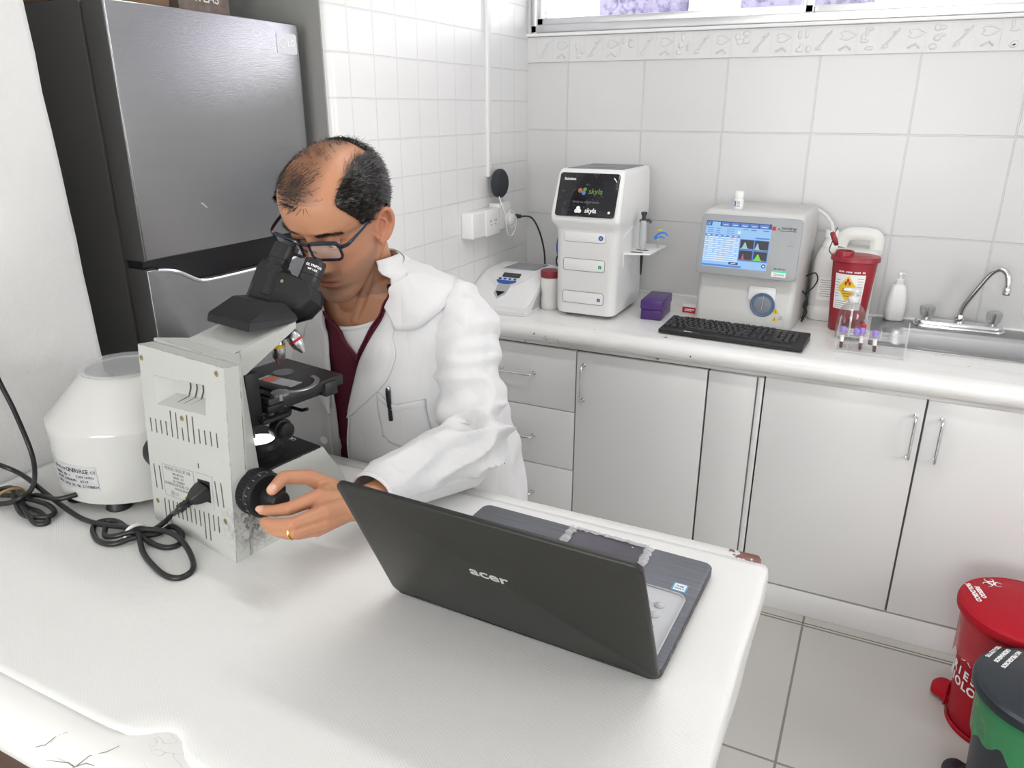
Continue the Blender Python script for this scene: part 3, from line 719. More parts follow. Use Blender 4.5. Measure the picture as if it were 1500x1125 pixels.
b = MB(); b.prism(rrect(.10, .035, .016, 6, .0, .13), .505, .5096); b.build('carry_slot', M['blackgloss'], t)
for zc, ic in ((.290, 'round'), (.190, 'sq'), (.075, 'sq2')):
    b = MB(); b.prism(rrect(.150, .040, .008, 5), 0, .0012, M=FR(-.0012, -.003, zc), bev=.0008); h = b.build('hatch', M['white_pl'], t)
    b = MB(); P = rrect(.152, .042, .009, 5); b.tube([(x, y, .0004) for x, y in P], .0008, 5, closed=True, M=FR(-.0012, -.003, zc)); b.build('hatch_outline', M['midgrey'], h)
    b = MB()
    if ic == 'round': b.cyl((0, 0, 0), (0, 0, .0006), .0085, n=18, M=FR(-.0024, .056, zc-.004))
    else: b.prism(rrect(.011, .011, .001, 2), 0, .0006, M=FR(-.0024, .056, zc-.003))
    b.mi = 1; b.text('G' if ic == 'round' else '1' if ic == 'sq' else 'i', .009, FR(-.0031, .056, zc-.004)); b.build('marker', [M['green'] if ic == 'sq' else M['blueprint'], M['whiteprint']], h)
for zc, m in ((.335, 'green'), (.235, 'blueprint')):
    b = MB(); Mx = basis(V(-.117, .10, zc), V(0, 1, 0), V(0, 0, 1), V(-1, 0, 0))
    b.lathe([(.045, 0), (.045, .014), (.040, .016), (.001, .016)], 32, Mx); b.mi = 1; b.lathe([(.0452, .008), (.046, .0085), (.046, .0135), (.0452, .014)], 32, Mx); b.build('side_roundel', [M['white_pl'], M[m]], t)
# side recess lines and pipette shelf
b = MB(); P = spline([(.1185, .06, .365), (.1185, .07, .385), (.1185, .17, .415), (.1185, .255, .425), (.1185, .27, .41), (.1185, .272, .33)], 5); b.tube(P, .0022, 6)
b.tube(spline([(.117, .055, .285), (.117, .10, .295), (.117, .16, .312)], 5), .0022, 6); b.build('side_groove', M['white_pl'], t)
b = MB(); 
b.prism([(.112, .07), (.200, .10), (.205, .30), (.112, .31)], .224, .229, bev=.002); b.box((.1145, .19, .205), (.004, .24, .05))
b.mi = 1
for q in ((.155, .11), (.160, .16)): b.prism(rrect(.045, .016, .008, 4, q[0]-.005, q[1]), .2285, .2296)
b.build('pipette_shelf', [M['white_pl'], M['print']], t)
# pipettes
def pipette(x, y, z, body, cap, lab, gr, tilt=0):
    t = thing('pipette', lab, 'pipette', (x, y, z), 0, gr); Mx = RX(tilt)
    b = MB(); b.lathe([(.004, -.02), (.0125, 0), (.0135, .015), (.0135, .075), (.012, .085), (.001, .086)], 18, Mx); b.build('grip', body, t)
    b = MB(); b.lathe([(.0072, .084), (.0065, .10), (.0105, .106), (.0105, .114), (.001, .116)], 16, Mx); b.build('plunger', cap, t)
    b = MB(); b.tube([(-.014, -.004, .084), (0, 0, .083), (.02, .0, .086), (.027, 0, .078)], .0055, 8, M=Mx); b.build('finger_rest', cap, t)
    b = MB(); b.lathe([(.0055, -.018), (.0045, -.07), (.003, -.105), (.001, -.107)], 12, Mx); b.build('shaft', M['black'], t)
    b = MB(); b.lathe([(.0035, -.10), (.003, -.125), (.001, -.165)], 10, Mx); b.build('tip', M['clear'], t)
M['pipgrey'] = mat('pipette_grey', (.45, .46, .48), .3)
pipette(-.757, 2.60, 1.15, M['pipgrey'], M['darkgrey'], 'grey pipette with dark plunger in the shelf on the tall analyser', 'pipettes on the analyser shelf')
t = thing('pipette_tube', 'clear stemmed tube with blue and yellow clips hanging at the shelf end', 'tube', (-.722, 2.67, 1.15), 0)
b = MB(); b.cyl((0, 0, -.04), (0, 0, .03), .006, n=12, bev=.001); b.build('barrel', M['clear'], t)
M['blueplastic'] = mat('blue_plastic', (.04, .25, .75), .35)
b = MB(); b.tube(spline([(-.012, -.004, .018), (.005, 0, .034), (.025, .0, .036), (.036, 0, .026)], 5), .0035, 8); b.tube(spline([(-.012, -.004, .012), (.006, 0, .022), (.026, 0, .018)], 5), .003, 8); b.build('clip', M['blueplastic'], t, 'blue clip')
b = MB(); b.box((.006, 0, .045), (.016, .006, .006), bev=.002); b.build('clip', M['yellow'], t, 'yellow clip')

# --- purple box
M['purple'] = mat('purple_plastic', (.075, .03, .17), .3)
t = thing('slide_box', 'small purple plastic box on the counter between the two analysers', 'box', (-.696, 2.612, ZW), 2)
b = MB(); b.box((0, 0, .0175), (.073, .15, .035), bev=.003); b.build('base', M['purple'], t)
b = MB(); b.box((0, 0, .0525), (.078, .155, .034), bev=.004); b.build('lid', M['purple'], t)
# --- small red and white carton
t = thing('reagent_carton', 'flat white carton with a red front panel behind the keyboard', 'box', (-.588, 2.70, ZW), -3)
b = MB(); b.box((0, .02, .015), (.066, .05, .03), bev=.001); b.build('box', M['labelwhite'], t)
b = MB(); b.box((.0, -.0062, .011), (.064, .001, .020)); b.mi = 1; b.box((-.005, -.0070, .013), (.034, .0006, .003)); b.box((-.010, -.0070, .008), (.026, .0006, .0025)); b.build('front_print', [M['redprint'], M['whiteprint']], t)

# --- hematology analyser
M['anawhite'] = mat('pale_grey_white_plastic', (.60, .60, .59), .35)
t = thing('hematology_analyzer', 'white boxy blood analyser with a grey bezel and lit blue results screen', 'analyzer', (-.395, 2.592, ZW), -3.5)
b = MB(); W = .163
def hr(z, w, y0, y1, r=.022): return [(x, y, z) for x, y in rrect(2*w, y1-y0, r, 6, 0, (y0+y1)/2)]
b.loft([hr(.0, W-.004, .004, .31), hr(.006, W, .0, .312), hr(.06, W, .004, .312), hr(.12, W, .014, .312), hr(.160, W, .016, .312), hr(.172, W, .005, .312), hr(.182, W+.001, -.012, .312, .018), hr(.192, W+.001, -.016, .312, .016),
        hr(.34, W+.001, .008, .312, .016), hr(.366, W, .014, .31, .018), hr(.378, W-.005, .022, .306, .02), hr(.384, W-.014, .034, .296, .02)])
b.build('housing', M['anawhite'], t, ang=50)
uy = V(0, .024, .148).normalized(); un = V(1, 0, 0).cross(uy); HM = basis(V(0, -.0068, .272), V(1, 0, 0), uy, un)
M['bezel'] = mat('grey_bezel', (.33, .345, .36), .4)
b = MB(); b.prism(rrect(.326, .197, .014, 6), -.004, .005, M=HM, bev=.003, seg=3); bz = b.build('bezel', M['bezel'], t)
L = HM @ T(-.038, .002, .0052)
sw, sh = .213, .150
M['e_bg'] = emi('screen_pale_blue', (.34, .62, .98), .95); M['e_navy'] = emi('screen_navy', (.06, .10, .38), .6); M['e_mid'] = emi('screen_mid_blue', (.12, .30, .85), .8)
M['e_white'] = emi('screen_white', (.75, .86, 1), 1.0); M['e_dark'] = emi('screen_dark', (.05, .05, .07), .6); M['e_red'] = emi('screen_red', (.9, .15, .2), .7); M['e_lime'] = emi('screen_green', (.25, .85, .1), .8); M['e_cyan'] = emi('screen_cyan', (.45, .75, .85), .8)
mats = [M[k] for k in ('e_bg', 'e_navy', 'e_mid', 'e_white', 'e_dark', 'e_red', 'e_lime', 'e_cyan')]
b = MB()
def R(x0, y0, x1, y1, mi, lay=1):
    b.mi = mi; b.box(((x0+x1)/2*sw-sw/2, sh/2-(y0+y1)/2*sh, lay*.00015), ((x1-x0)*sw, (y1-y0)*sh, .0003), M=L)
R(0, 0, 1, 1, 0, 0); R(0, 0, 1, .11, 1)
for i, (xa, xb) in enumerate(((.01, .075), (.09, .22), (.24, .37), (.385, .515), (.53, .66), (.675, .805), (.82, .96))):
    R(xa, .02, xb, .11 if i == 1 else .10, 0 if i == 1 else 2, 2)
    if i != 1: R(xa+.03, .065, xb-.025, .08, 3, 3)
for y in (.155, .20, .24): R(.03, y, .12, y+.012, 2, 1); R(.17, y, .23, y+.012, 2, 1); R(.33, y, .45, y+.012, 2, 1)
R(.0, .29, .545, .335, 2)
for i in range(6): R(.03+.085*i, .303, .08+.085*i, .32, 3, 2)
for i in range(12):
    y = .345+.046*i; R(.005, y, .545, y+.023, 3)
    for j, xx in enumerate((.03, .14, .22, .30, .41, .49)):
        if (i*7+j*3) % 5 < 3 and i < 9: R(xx, y+.007, xx+.035, y+.015, 2, 2)
R(.575, .14, .66, .155, 2); R(.70, .14, .78, .165, 2); R(.88, .14, .97, .165, 2); R(.78, .30, .99, .33, 2); R(.50, .19, .545, .25, 3, 2)
for k, (xa, ya) in enumerate(((.565, .365), (.785, .365), (.565, .60), (.785, .60))):
    R(xa-.012, ya-.012, xa+.212, ya+.225, 2); R(xa, ya, xa+.20, ya+.205, 4, 2)
    b.mi = (7, 7, 5, 6)[k]; c = (.07, .04, .06, .065)[k]; wd = (.03, .022, .012, .036)[k]
    pts = []
    for i in range(21):
        x = .2*i/20; pts.append(((xa+x)*sw-sw/2, sh/2-(ya+.19-.14*math.exp(-((x-c)/wd)**2))*sh))
    yb = sh/2-(ya+.198)*sh
    b.prism([((xa)*sw-sw/2, yb), ((xa+.2)*sw-sw/2, yb)]+pts[::-1], .0004, .0006, M=L)
R(.42, .87, .565, .925, 1, 2); R(.455, .888, .53, .905, 3, 3); R(0, .945, .62, .985, 2)
b.mi = 1; b.cyl((.455*sw, -.40*sh, .0002), (.455*sw, -.40*sh, .0006), .0068, n=16, M=L); b.mi = 3; b.cyl((.455*sw, -.40*sh, .0004), (.455*sw, -.40*sh, .0008), .0034, n=14, M=L)
b.build('screen', mats, bz, 'lit blue screen with graphs')
L2 = HM @ T(0, 0, .0052)
b = MB(); b.box((.0755, .065, .0), (.011, .012, .0008), M=L2); b.build('red_sticker', M['redprint'], bz)
b = MB(); b.text('mindray', .0145, L2 @ T(.122, .068, 0), bold=.0001); b.box((.120, .059, .0), (.050, .0018, .0004), M=L2); b.box((.091, .064, .0), (.004, .004, .0004), M=L2); b.text('BC-30 Vet', .0085, L2 @ T(.111, -.062, 0)); b.mi = 1
b.text('!', .012, L2 @ T(.133, .026, 0)); b.box((.133, .014, 0), (.018, .0018, .0003), M=L2); b.build('lettering', [M['print'], M['midgrey']], bz)
M['teal'] = mat('bright_green_print', (.02, .75, .38), .4)
b = MB(); b.box((.110, -.0795, 0), (.045, .0165, .0006), M=L2); b.mi = 1; b.box((.112, -.0705, .0002), (.043, .0055, .0006), M=L2); b.mi = 2; b.text('Qmedic', .0105, L2 @ T(.112, -.0805, .0004)); b.build('service_sticker', [M['labelwhite'], M['teal'], M['blueprint']], bz)
# sample port
b = MB(); b.prism(rrect(.088, .048, .006, 4, .060, .118), 0, .0012, M=FR(.008), bev=.0008); b.prism(rrect(.058, .010, .002, 3, .064, .112), .001, .0016, M=FR(.008)); b.build('port_hood', M['white_pl'], t)
M['steelblue'] = mat('blue_grey_ring', (.12, .18, .28), .35); M['portgrey'] = mat('port_grey', (.27, .29, .33), .3, .3)
b = MB(); Mx = FR(.0035, .066, .083); b.lathe([(.040, 0), (.041, .003), (.038, .0055), (.0355, .004), (.035, .001)], 40, Mx); b.build('port_ring', M['steelblue'], t, 'blue grey port ring')
b = MB(); b.lathe([(.0352, .0005), (.02, .0015), (.001, .002)], 40, Mx); b.build('port_plate', M['portgrey'], t)
b = MB(); b.cyl((.068, .001, .118), (.064, -.001, .068), .0016, n=8); b.build('needle', M['chrome'], t)
for (px_, pz_) in ((.111, .066), (.110, .040)):
    b = MB(); b.prism([(-.010, -.007), (.010, -.007), (0, .0105)], 0, .0006, M=FR(.0018, px_, pz_)); b.mi = 1; b.text('!', .011, FR(.0010, px_, pz_-.0015), bold=.0004); b.build('warning_sticker', [M['yellow'], M['print']], t)
b = MB(); b.box((.127, .0020, .040), (.012, .0006, .002)); b.text('CE', .009, FR(.0020, .128, .047)); b.build('marking', M['greyprint'], t)
b = MB(); b.tube(spline([(W, .20, .155), (W+.03, .19, .17), (W+.042, .18, .15), (W+.03, .18, .12), (W+.01, .18, .10), (W+.02, .17, .07), (W+.014, .17, .03), (W+.005, .2, .004)], 6), .0022, 7)
b.tube(spline([(W, .16, .11), (W+.02, .15, .09), (W+.012, .15, .06), (W+.024, .15, .04), (W+.01, .16, .003)], 6), .003, 7); b.build('side_cables', M['black'], t)
# vial on top
t = thing('reagent_vial', 'small white capped vial standing on top of the hematology analyser', 'vial', (-.452, 2.66, ZW+.3842))
b = MB(); b.lathe([(.001, 0), (.0145, 0), (.0155, .002), (.0155, .032), (.013, .037), (.001, .037)], 22); b.build('body', M['white_pl'], t)
b = MB(); b.lathe([(.0158, .006), (.0158, .030)], 22, caps=False); b.mi = 1
for k in range(5): b.box((.002, -.0159, .010+.004*k), (.012-.002*(k % 2), .0006, .0012))
b.box((-.0075, -.0145, .018), (.004, .0012, .018), M=RZ(-4)); b.build('label', [M['labelwhite'], M['blueprint']], t)
b = MB(); b.lathe([(.0135, .036), (.0152, .038), (.0152, .056), (.0138, .058), (.001, .058)], 24); b.build('cap', M['white_pl'], t)

# --- keyboard
t = thing('keyboard', 'black full size computer keyboard lying in front of the hematology analyser', 'keyboard', (-.392, 2.45, ZW), -3.2)
b = MB(); kp = [(-.227, -.076), (.227, -.076), (.227, .076), (-.227, .076)]
b.loft([[(x, y, .003) for x, y in kp], [(x, y, .014+.010*(y > 0)) for x, y in kp], [(x*.992, y*.975, .016+.010*(y > 0)) for x, y in kp]]); b.build('case', M['black'], t, ang=30)
M['key'] = mat('black_key', (.022, .022, .024), .5)
slope = .010/.152
def keys(x0, y, widths, pitch=.0187):
    x = x0
    for wv_ in widths:
        if wv_ > 0:
            w = wv_*pitch-.003; z = .020+slope*(y)
            kb = MB(); kb.loft([[(x+dx*w, y+dy*.0155-.00775, z) for dx, dy in ((0, 0), (1, 0), (1, 1), (0, 1))], [(x+.0012+dx*(w-.0024), y+dy*.0125-.00625+.0004, z+.0065) for dx, dy in ((0, 0), (1, 0), (1, 1), (0, 1))]])
            kb.mi = 1; kb.box((x+w*.4, y+.002, z+.0066), (min(.004, w*.3), .0035, .0003)); kb.build('key', [M['key'], M['greyprint']], t, ang=30)
        x += abs(wv_)*pitch
ys = [.060, .0365, .018, -.0005, -.019, -.0375, -.056]
keys(-.219, ys[0], [1, -1, 1, 1, 1, 1, -.5, 1, 1, 1, 1, -.5, 1, 1, 1, 1, -.3, 1, 1, 1])
for r, lay in ((1, [1]*13+[2]), (2, [1.5]+[1]*12+[1.5]), (3, [1.75]+[1]*11+[2.25]), (4, [2.25]+[1]*10+[2.75]), (5, [1.25, 1.25, 1.25, 6.25, 1.25, 1.25, 1.25, 1.25])):
    nav = {1: [1, 1, 1], 2: [1, 1, 1], 3: [-3], 4: [-1, 1, -1], 5: [1, 1, 1]}[r]; num = {5: [2, 1, -1]}.get(r, [1, 1, 1, 1])
    keys(-.219, ys[r], lay+[-.3]+nav+[-.3]+num)
b = MB(); b.text('GENIUS', .008, T(-.13, -.0705, .0175), bold=.0002); b.build('lettering', M['whiteprint'], t)

# --- jerrycan behind
M['hdpe'] = mat('translucent_white_jerrycan', (.74, .74, .72), .35, sss=.15)
t = thing('jerrycan', 'white plastic jerrycan with a moulded handle standing behind the red sharps container', 'jerrycan', (-.105, 2.863, ZW))
b = MB()
def jr(z, x0, x1, d, r=.03): return [(x, y, z) for x, y in rrect(x1-x0, d, r, 6, (x0+x1)/2, 0)]
b.loft([jr(.0, -.095, .095, .14), jr(.006, -.10, .10, .15), jr(.045, -.10, .10, .15), jr(.050, -.097, .097, .146), jr(.056, -.10, .10, .15), jr(.20, -.098, .102, .15), jr(.23, -.092, .103, .148), jr(.245, -.085, .103, .14), jr(.25, -.080, .100, .12)], cap1=True)
b.lathe([(.030, .24), (.026, .262), (.020, .27), (.019, .285), (.001, .285)], 22, T(-.055, 0, 0))
P = spline([(-.025, 0, .255), (-.015, 0, .285), (.01, 0, .298), (.06, 0, .298), (.085, 0, .290), (.090, 0, .26), (.088, 0, .235)], 6)
b.tube(P, .0155, 14, flat=1.5); b.build('body', M['hdpe'], t, ang=50)
b = MB(); b.lathe([(.0225, .282), (.0225, .302), (.021, .305), (.001, .305)], 24, T(-.055, 0, 0)); b.build('cap', M['white_pl'], t)
b = MB(); Mx = FR(-.0758, -.045, .115); b.prism(rrect(.055, .08, .002, 2), 0, .0004, M=Mx); b.mi = 1
for k in range(8): b.box((-.002, .03-.008*k, .0005), (.04-.006*(k % 3), .002, .0003), M=Mx)
b.build('label', [M['labelwhite'], M['greyprint']], t)
M['tubing'] = mat('milky_silicone_tubing', (.78, .78, .78), .2, alpha=.75)
b = MB(); b.tube(spline([(-.305, 2.86, 1.255), (-.27, 2.875, 1.275), (-.22, 2.878, 1.272), (-.18, 2.874, 1.245), (-.162, 2.868, 1.215), (-.16, 2.863, 1.18)], 8), .0065, 12)
o = b.build('drain_tube', M['tubing']); tag(o, 'milky plastic tube looping from the hematology analyser to the jerrycan cap', 'tube')

# --- sharps container
M['sharpsred'] = mat('sharps_red', (.31, .022, .035), .35)
t = thing('sharps_container', 'tall red sharps container with a yellow hazard label and open flip cap', 'container', (-.070, 2.715, ZW), -4)
b = MB()
def el(z, a, c, n=36): return [(a*math.cos(2*PI*i/n), c*math.sin(2*PI*i/n), z) for i in range(n)]
b.loft([el(0, .050, .042), el(.004, .054, .046), el(.05, .057, .048), el(.238, .069, .058)]); b.build('body', M['sharpsred'], t, ang=50)
b = MB(); b.loft([el(.232, .0715, .060), el(.234, .076, .064), el(.246, .076, .064), el(.250, .073, .061), el(.250, .055, .045), el(.253, .045, .036)])
b.lathe([(.030, .249), (.0285, .264), (.024, .264), (.023, .254), (.001, .254)], 26, T(-.034, -.01, 0)); b.build('lid', M['sharpsred'], t, ang=50)
b = MB(); Mx = T(-.074, .0, .298) @ RZ(18) @ RY(66); b.lathe([(.001, -.006), (.022, -.006), (.024, -.004), (.024, .005), (.020, .007), (.001, .007)], 26, Mx); cp = b.build('flip_cap', M['sharpsred'], t)
b = MB(); b.tube(spline([(-.070, 0, .242), (-.084, 0, .258), (-.082, 0, .275), (-.078, 0, .29)], 5), .0018, 6); b.tube(spline([(-.076, 0, .31), (-.072, 0, .325), (-.068, 0, .335)], 4), .0015, 6); b.build('strap', M['darkgrey'], t, 'dark cap strap')
b = MB()
def ell(u, z, k=1.012):            # u: angle offset from front (radians)
    f_ = (z-.05)/.188; a = (.057+.012*f_)*k; c = (.048+.010*f_)*k; th = -PI/2+u
    return V(a*math.cos(th), c*math.sin(th), z)
def wrap(poly, lift=0, n=1):       # polygon in (u,z) on the surface
    vs = [b.bm.verts.new(ell(u, z, 1.012+lift)) for u, z in poly]; f_ = b.bm.faces.new(vs); f_.material_index = b.mi
def wrapgrid(u0, u1, za, zb, lift=0, n=14, skew=0):
    for i in range(n):
        a, c = u0+(u1-u0)*i/n, u0+(u1-u0)*(i+1)/n
        wrap([(a, za), (c, za), (c, zb), (a, zb)], lift)
wrapgrid(-.80, .70, .078, .195); b.mi = 1
for k in range(9): wrapgrid(.34, .62, .110+.009*k, .1115+.009*k, .004, 4)
for k in range(7): wrapgrid(-.74, -.48, .120+.009*k, .1215+.009*k, .004, 4)
for k in range(4): wrapgrid(-.70, .1+.05*k, .083+.007*k, .0845+.007*k, .004, 8)
b.mi = 2; cx_, cz_ = -.10, .148
for i in range(12):
    a, c = cx_-.48+.96*i/12, cx_-.48+.96*(i+1)/12
    ha, hc = .043*(1-abs(a-cx_)/.48), .043*(1-abs(c-cx_)/.48)
    if ha < .001: wrap([(a, cz_), (c, cz_-hc), (c, cz_+hc)], .008)
    elif hc < .001: wrap([(a, cz_-ha), (c, cz_), (a, cz_+ha)], .008)
    else: wrap([(a, cz_-ha), (c, cz_-hc), (c, cz_+hc), (a, cz_+ha)], .008)
b.mi = 3
for du, dz in ((0, .012), (-.09, -.004), (.09, -.004)):
    wrap([(cx_+du+.06*math.cos(q), cz_+.020+dz*.6+.007*math.sin(q)) for q in [2*PI*i/10 for i in range(10)]], .012)
for k, ww in enumerate((.22, .26, .20, .12)): wrapgrid(cx_-ww, cx_+ww, cz_-.002-.008*k, cz_+.001-.008*k, .012, 5)
b.build('hazard_label', [M['labelwhite'], M['greyprint'], M['yellow'], M['redprint']], t, 'white label with a yellow hazard diamond', recalc=False)
b = MB()
for k in range(17):
    if k % 5 != 4: b.mi = 0; wrapgrid(-.62+.075*k, -.57+.075*k, .2005, .2055, 0, 1)
b.build('lettering', M['whiteprint'], t, recalc=False)

# --- clear pump bottle
M['clearbottle'] = clear('clear_bottle', (.96, .97, .97), .10)
M['gel'] = clear('clear_liquid', (.90, .92, .93), .05)
t = thing('pump_bottle', 'clear plastic bottle with a white pump, half full, behind the test tube rack', 'bottle', (-.053, 2.607, ZW))
b = MB(); b.lathe([(.001, 0), (.038, 0), (.042, .006), (.0425, .06), (.040, .085), (.031, .103), (.019, .114), (.0155, .118), (.0155, .128)], 36); b.build('body', M['clearbottle'], t)
b = MB(); b.lathe([(.001, .003), (.037, .004), (.0405, .008), (.041, .052), (.001, .052)], 36); b.build('liquid', M['gel'], t, 'clear liquid')
b = MB(); b.lathe([(.017, .120), (.0185, .122), (.0185, .134), (.012, .139), (.006, .140), (.0055, .152)], 24); b.lathe([(.0055, .150), (.016, .152), (.018, .156), (.017, .162), (.001, .164)], 22)
b.tube([(0, 0, .157), (-.018, -.008, .159), (-.034, -.014, .160)], [.008, .0065, .0045], 10); b.build('pump', M['white_pl'], t)
b = MB(); b.cyl((0, 0, .006), (0, 0, .125), .0032, n=10); b.build('dip_tube', M['white_pl'], t)
# --- test tube rack
M['acr'] = mat('clear_acrylic', (.85, .86, .86), .08, alpha=.26, coat=.6)
t = thing('tube_rack', 'clear acrylic test tube rack standing on the worktop edge left of the sink', 'rack', (.016, 2.475, ZW), -1)
for sx in (-.095, .095):
    b = MB(); b.prism([(-.055, 0), (.055, 0), (.055, .062), (.02, .098), (-.01, .098), (-.055, .05)], -.002, .002, M=basis(V(sx, 0, 0), V(0, 1, 0), V(0, 0, 1), V(1, 0, 0))); b.build('end_plate', M['acr'], t)
for z in (.006, .052):
    b = MB(); b.box((0, 0, z), (.186, .10, .003))
    if z > .01:
        for i in range(8):
            for j in range(2): b.lathe([(.0075, z+.0016), (.0085, z+.003), (.0095, z+.0016)], 16, T(-.08+.023*i, -.022+.044*j, 0), caps=False)
    b.build('shelf', M['acr'], t)
M['tubecap'] = mat('lilac_cap', (.33, .24, .68), .4); M['blood'] = mat('dark_blood', (.10, .008, .008), .25); M['redcap'] = mat('bright_red_cap', (.60, .02, .03), .4)
M['glass'] = clear('tube_glass', (.95, .95, .95), .12)
def tube(x, y, tilt, rz_, cap, lab, blood=True):
    t = thing('test_tube', lab, 'test tube', (x, y, ZW+.0095), rz_, 'capped blood tubes in the rack'); Mx = RX(tilt)
    b = MB(); b.lathe([(.001, 0), (.004, .001), (.0055, .005), (.0055, .058)], 16, Mx); b.build('glass', M['glass'], t)
    if blood:
        b = MB(); b.lathe([(.001, .001), (.004, .002), (.005, .006), (.005, .036), (.001, .036)], 14, Mx); b.build('blood', M['blood'], t, 'dark red blood')
        b = MB(); b.lathe([(.0058, .022), (.0058, .044)], 16, Mx, caps=False); b.build('label', M['labelwhite'], t)
    b = MB(); b.lathe([(.0070, .050), (.0082, .052), (.0082, .066), (.0072, .068), (.001, .067)], 16, Mx); b.build('cap', cap, t)
tube(-.066, 2.442, 0, 0, M['tubecap'], 'lilac capped blood tube at the left end of the acrylic rack')
tube(-.040, 2.446, 14, 60, M['tubecap'], 'leaning lilac capped tube, second from the left in the rack', False)
tube(-.012, 2.446, -6, 10, M['tubecap'], 'lilac capped tube with dark red blood in front of the red capped one')
tube(.028, 2.440, 5, -60, M['tubecap'], 'lilac capped blood tube standing apart to the right in the rack')
tube(-.012, 2.494, 0, 0, M['redcap'], 'red capped blood tube behind the lilac ones')
# --- soap dispenser
t = thing('soap_dispenser', 'white lotion soap bottle with a pump on the sink rim by the wall', 'bottle', (.075, 2.905, ZW+.005), 15)
b = MB()
b.loft([[(x, y, z) for x, y in rrect(2*a, 2*c, min(a, c)*.8, 6)] for z, a, c in ((0, .028, .020), (.004, .031, .023), (.04, .032, .024), (.08, .030, .023), (.11, .0245, .019), (.122, .021, .017), (.126, .012, .012), (.128, .009, .009))]); b.build('body', M['white_pl'], t, ang=50)
b = MB(); b.lathe([(.0125, .125), (.0135, .127), (.0135, .142), (.009, .145), (.005, .147), (.0045, .158)], 20); b.lathe([(.004, .156), (.0095, .158), (.010, .163), (.008, .168), (.001, .169)], 18); b.tube([(0, 0, .163), (.010, -.012, .164), (.017, -.02, .161)], [.006, .005, .004], 8); b.build('pump', M['white_pl'], t)
b = MB(); b.box((.013, -.016, .1655), (.005, .003, .003), M=RZ(0)); b.build('nozzle_tip', M['redprint'], t, 'red nozzle mark')
# ------------------------------------------------------------------ microscope
M['scope'] = mat('worn_ivory_enamel', (.66, .67, .64), .38, var=.03, bump=.08); g = NT(M['scope'])
tc = g.n('TexCoord'); geo = g.n('NewGeometry'); bv = g.n('Bevel'); bv.samples = 4; bv.inputs['Radius'].default_value = .0016
vdot = g.n('VectorMath', operation='DOT_PRODUCT'); g.l(bv.outputs['Normal'], vdot.inputs[0]); g.l(geo.outputs['Normal'], vdot.inputs[1])
pt = g.ramp(vdot.outputs['Value'], [(.90, (1, 1, 1)), (.985, (0, 0, 0))])
wear = g.math('MULTIPLY', pt, g.ramp(g.noise(tc.outputs['Object'], 60, 4), [(.48, (0, 0, 0)), (.56, (1, 1, 1))]))
vd = g.n('VectorMath', operation='DISTANCE'); g.l(tc.outputs['Object'], vd.inputs[0]); vd.inputs[1].default_value = (.222, .045, .055)
rub = g.math('MULTIPLY', g.ramp(vd.outputs['Value'], [(.015, (1, 1, 1)), (.06, (0, 0, 0))]), g.ramp(g.noise(tc.outputs['Object'], 90, 5, .7), [(.47, (0, 0, 0)), (.6, (1, 1, 1))]))
speck = g.ramp(g.noise(tc.outputs['Object'], 260, 2), [(.70, (0, 0, 0)), (.74, (1, 1, 1))])
base = g.mix(g.noise(tc.outputs['Object'], 6, 4), (.42, .43, .41), (.47, .48, .46))
base = g.mix(g.math('MULTIPLY', speck, .5), base, (.25, .25, .23)); base = g.mix(g.math('MAXIMUM', wear, rub), base, (.06, .06, .06)); g.l(base, g.b.inputs['Base Color'])
M['vent'] = mat('dark_vent_slot', (.10, .095, .08), .7)
ms = thing('microscope', 'white and black binocular light microscope the man is looking into', 'microscope', (-1.011, .731, ZT+.0022), -10.08)
SL = .072                                     # back plate leans forward by this slope
def bpt(u, z, d=0): return V(u, SL*z-d, z)
BP = basis(V(0, 0, 0), V(1, 0, 0), V(0, SL, 1).normalized(), V(0, -1, SL).normalized())
b = MB()
def hs(z, n1, uL, uR): return [bpt(0, z), bpt(.224, z), V(.2215, SL*z+.004, z), V(uR, n1, z), V(uL, n1, z), V(.0025, SL*z+.004, z)]
BD = .024                                     # the back cover is this thick
def hs(z, n1, uL, uR): return [bpt(.002, z, -BD), bpt(.222, z, -BD), V(.2215, SL*z+BD+.003, z), V(uR, max(n1, SL*z+BD+.006), z), V(uL, max(n1, SL*z+BD+.006), z), V(.0025, SL*z+BD+.003, z)]
b.loft([hs(0, .030, .006, .218), hs(.06, .050, .018, .206), hs(.11, .078, .034, .190), hs(.26, .080, .046, .176), hs(.300, .082, .050, .172)])
# arm wedge reaching forward
b.loft([[V(.049, .07, .262), V(.173, .07, .262), V(.173, .07, .300), V(.049, .07, .300)], [V(.049, .085, .262), V(.173, .085, .262), V(.173, .085, .302), V(.049, .085, .302)],
        [V(.050, .187, .313), V(.172, .187, .313), V(.172, .187, .323), V(.050, .187, .323)]])
# foot of the stand
b.loft([[V(.004, .027, .0), V(.2215, .027, .0), V(.222, .235, .0), V(.002, .235, 0)], [V(.014, .034, .06), V(.208, .034, .06), V(.209, .222, .06), V(.014, .222, .06)],
        [V(.026, .05, .108), V(.196, .05, .108), V(.194, .200, .108), V(.028, .200, .108)]])
b.build('stand', M['scope'], ms, ang=30)
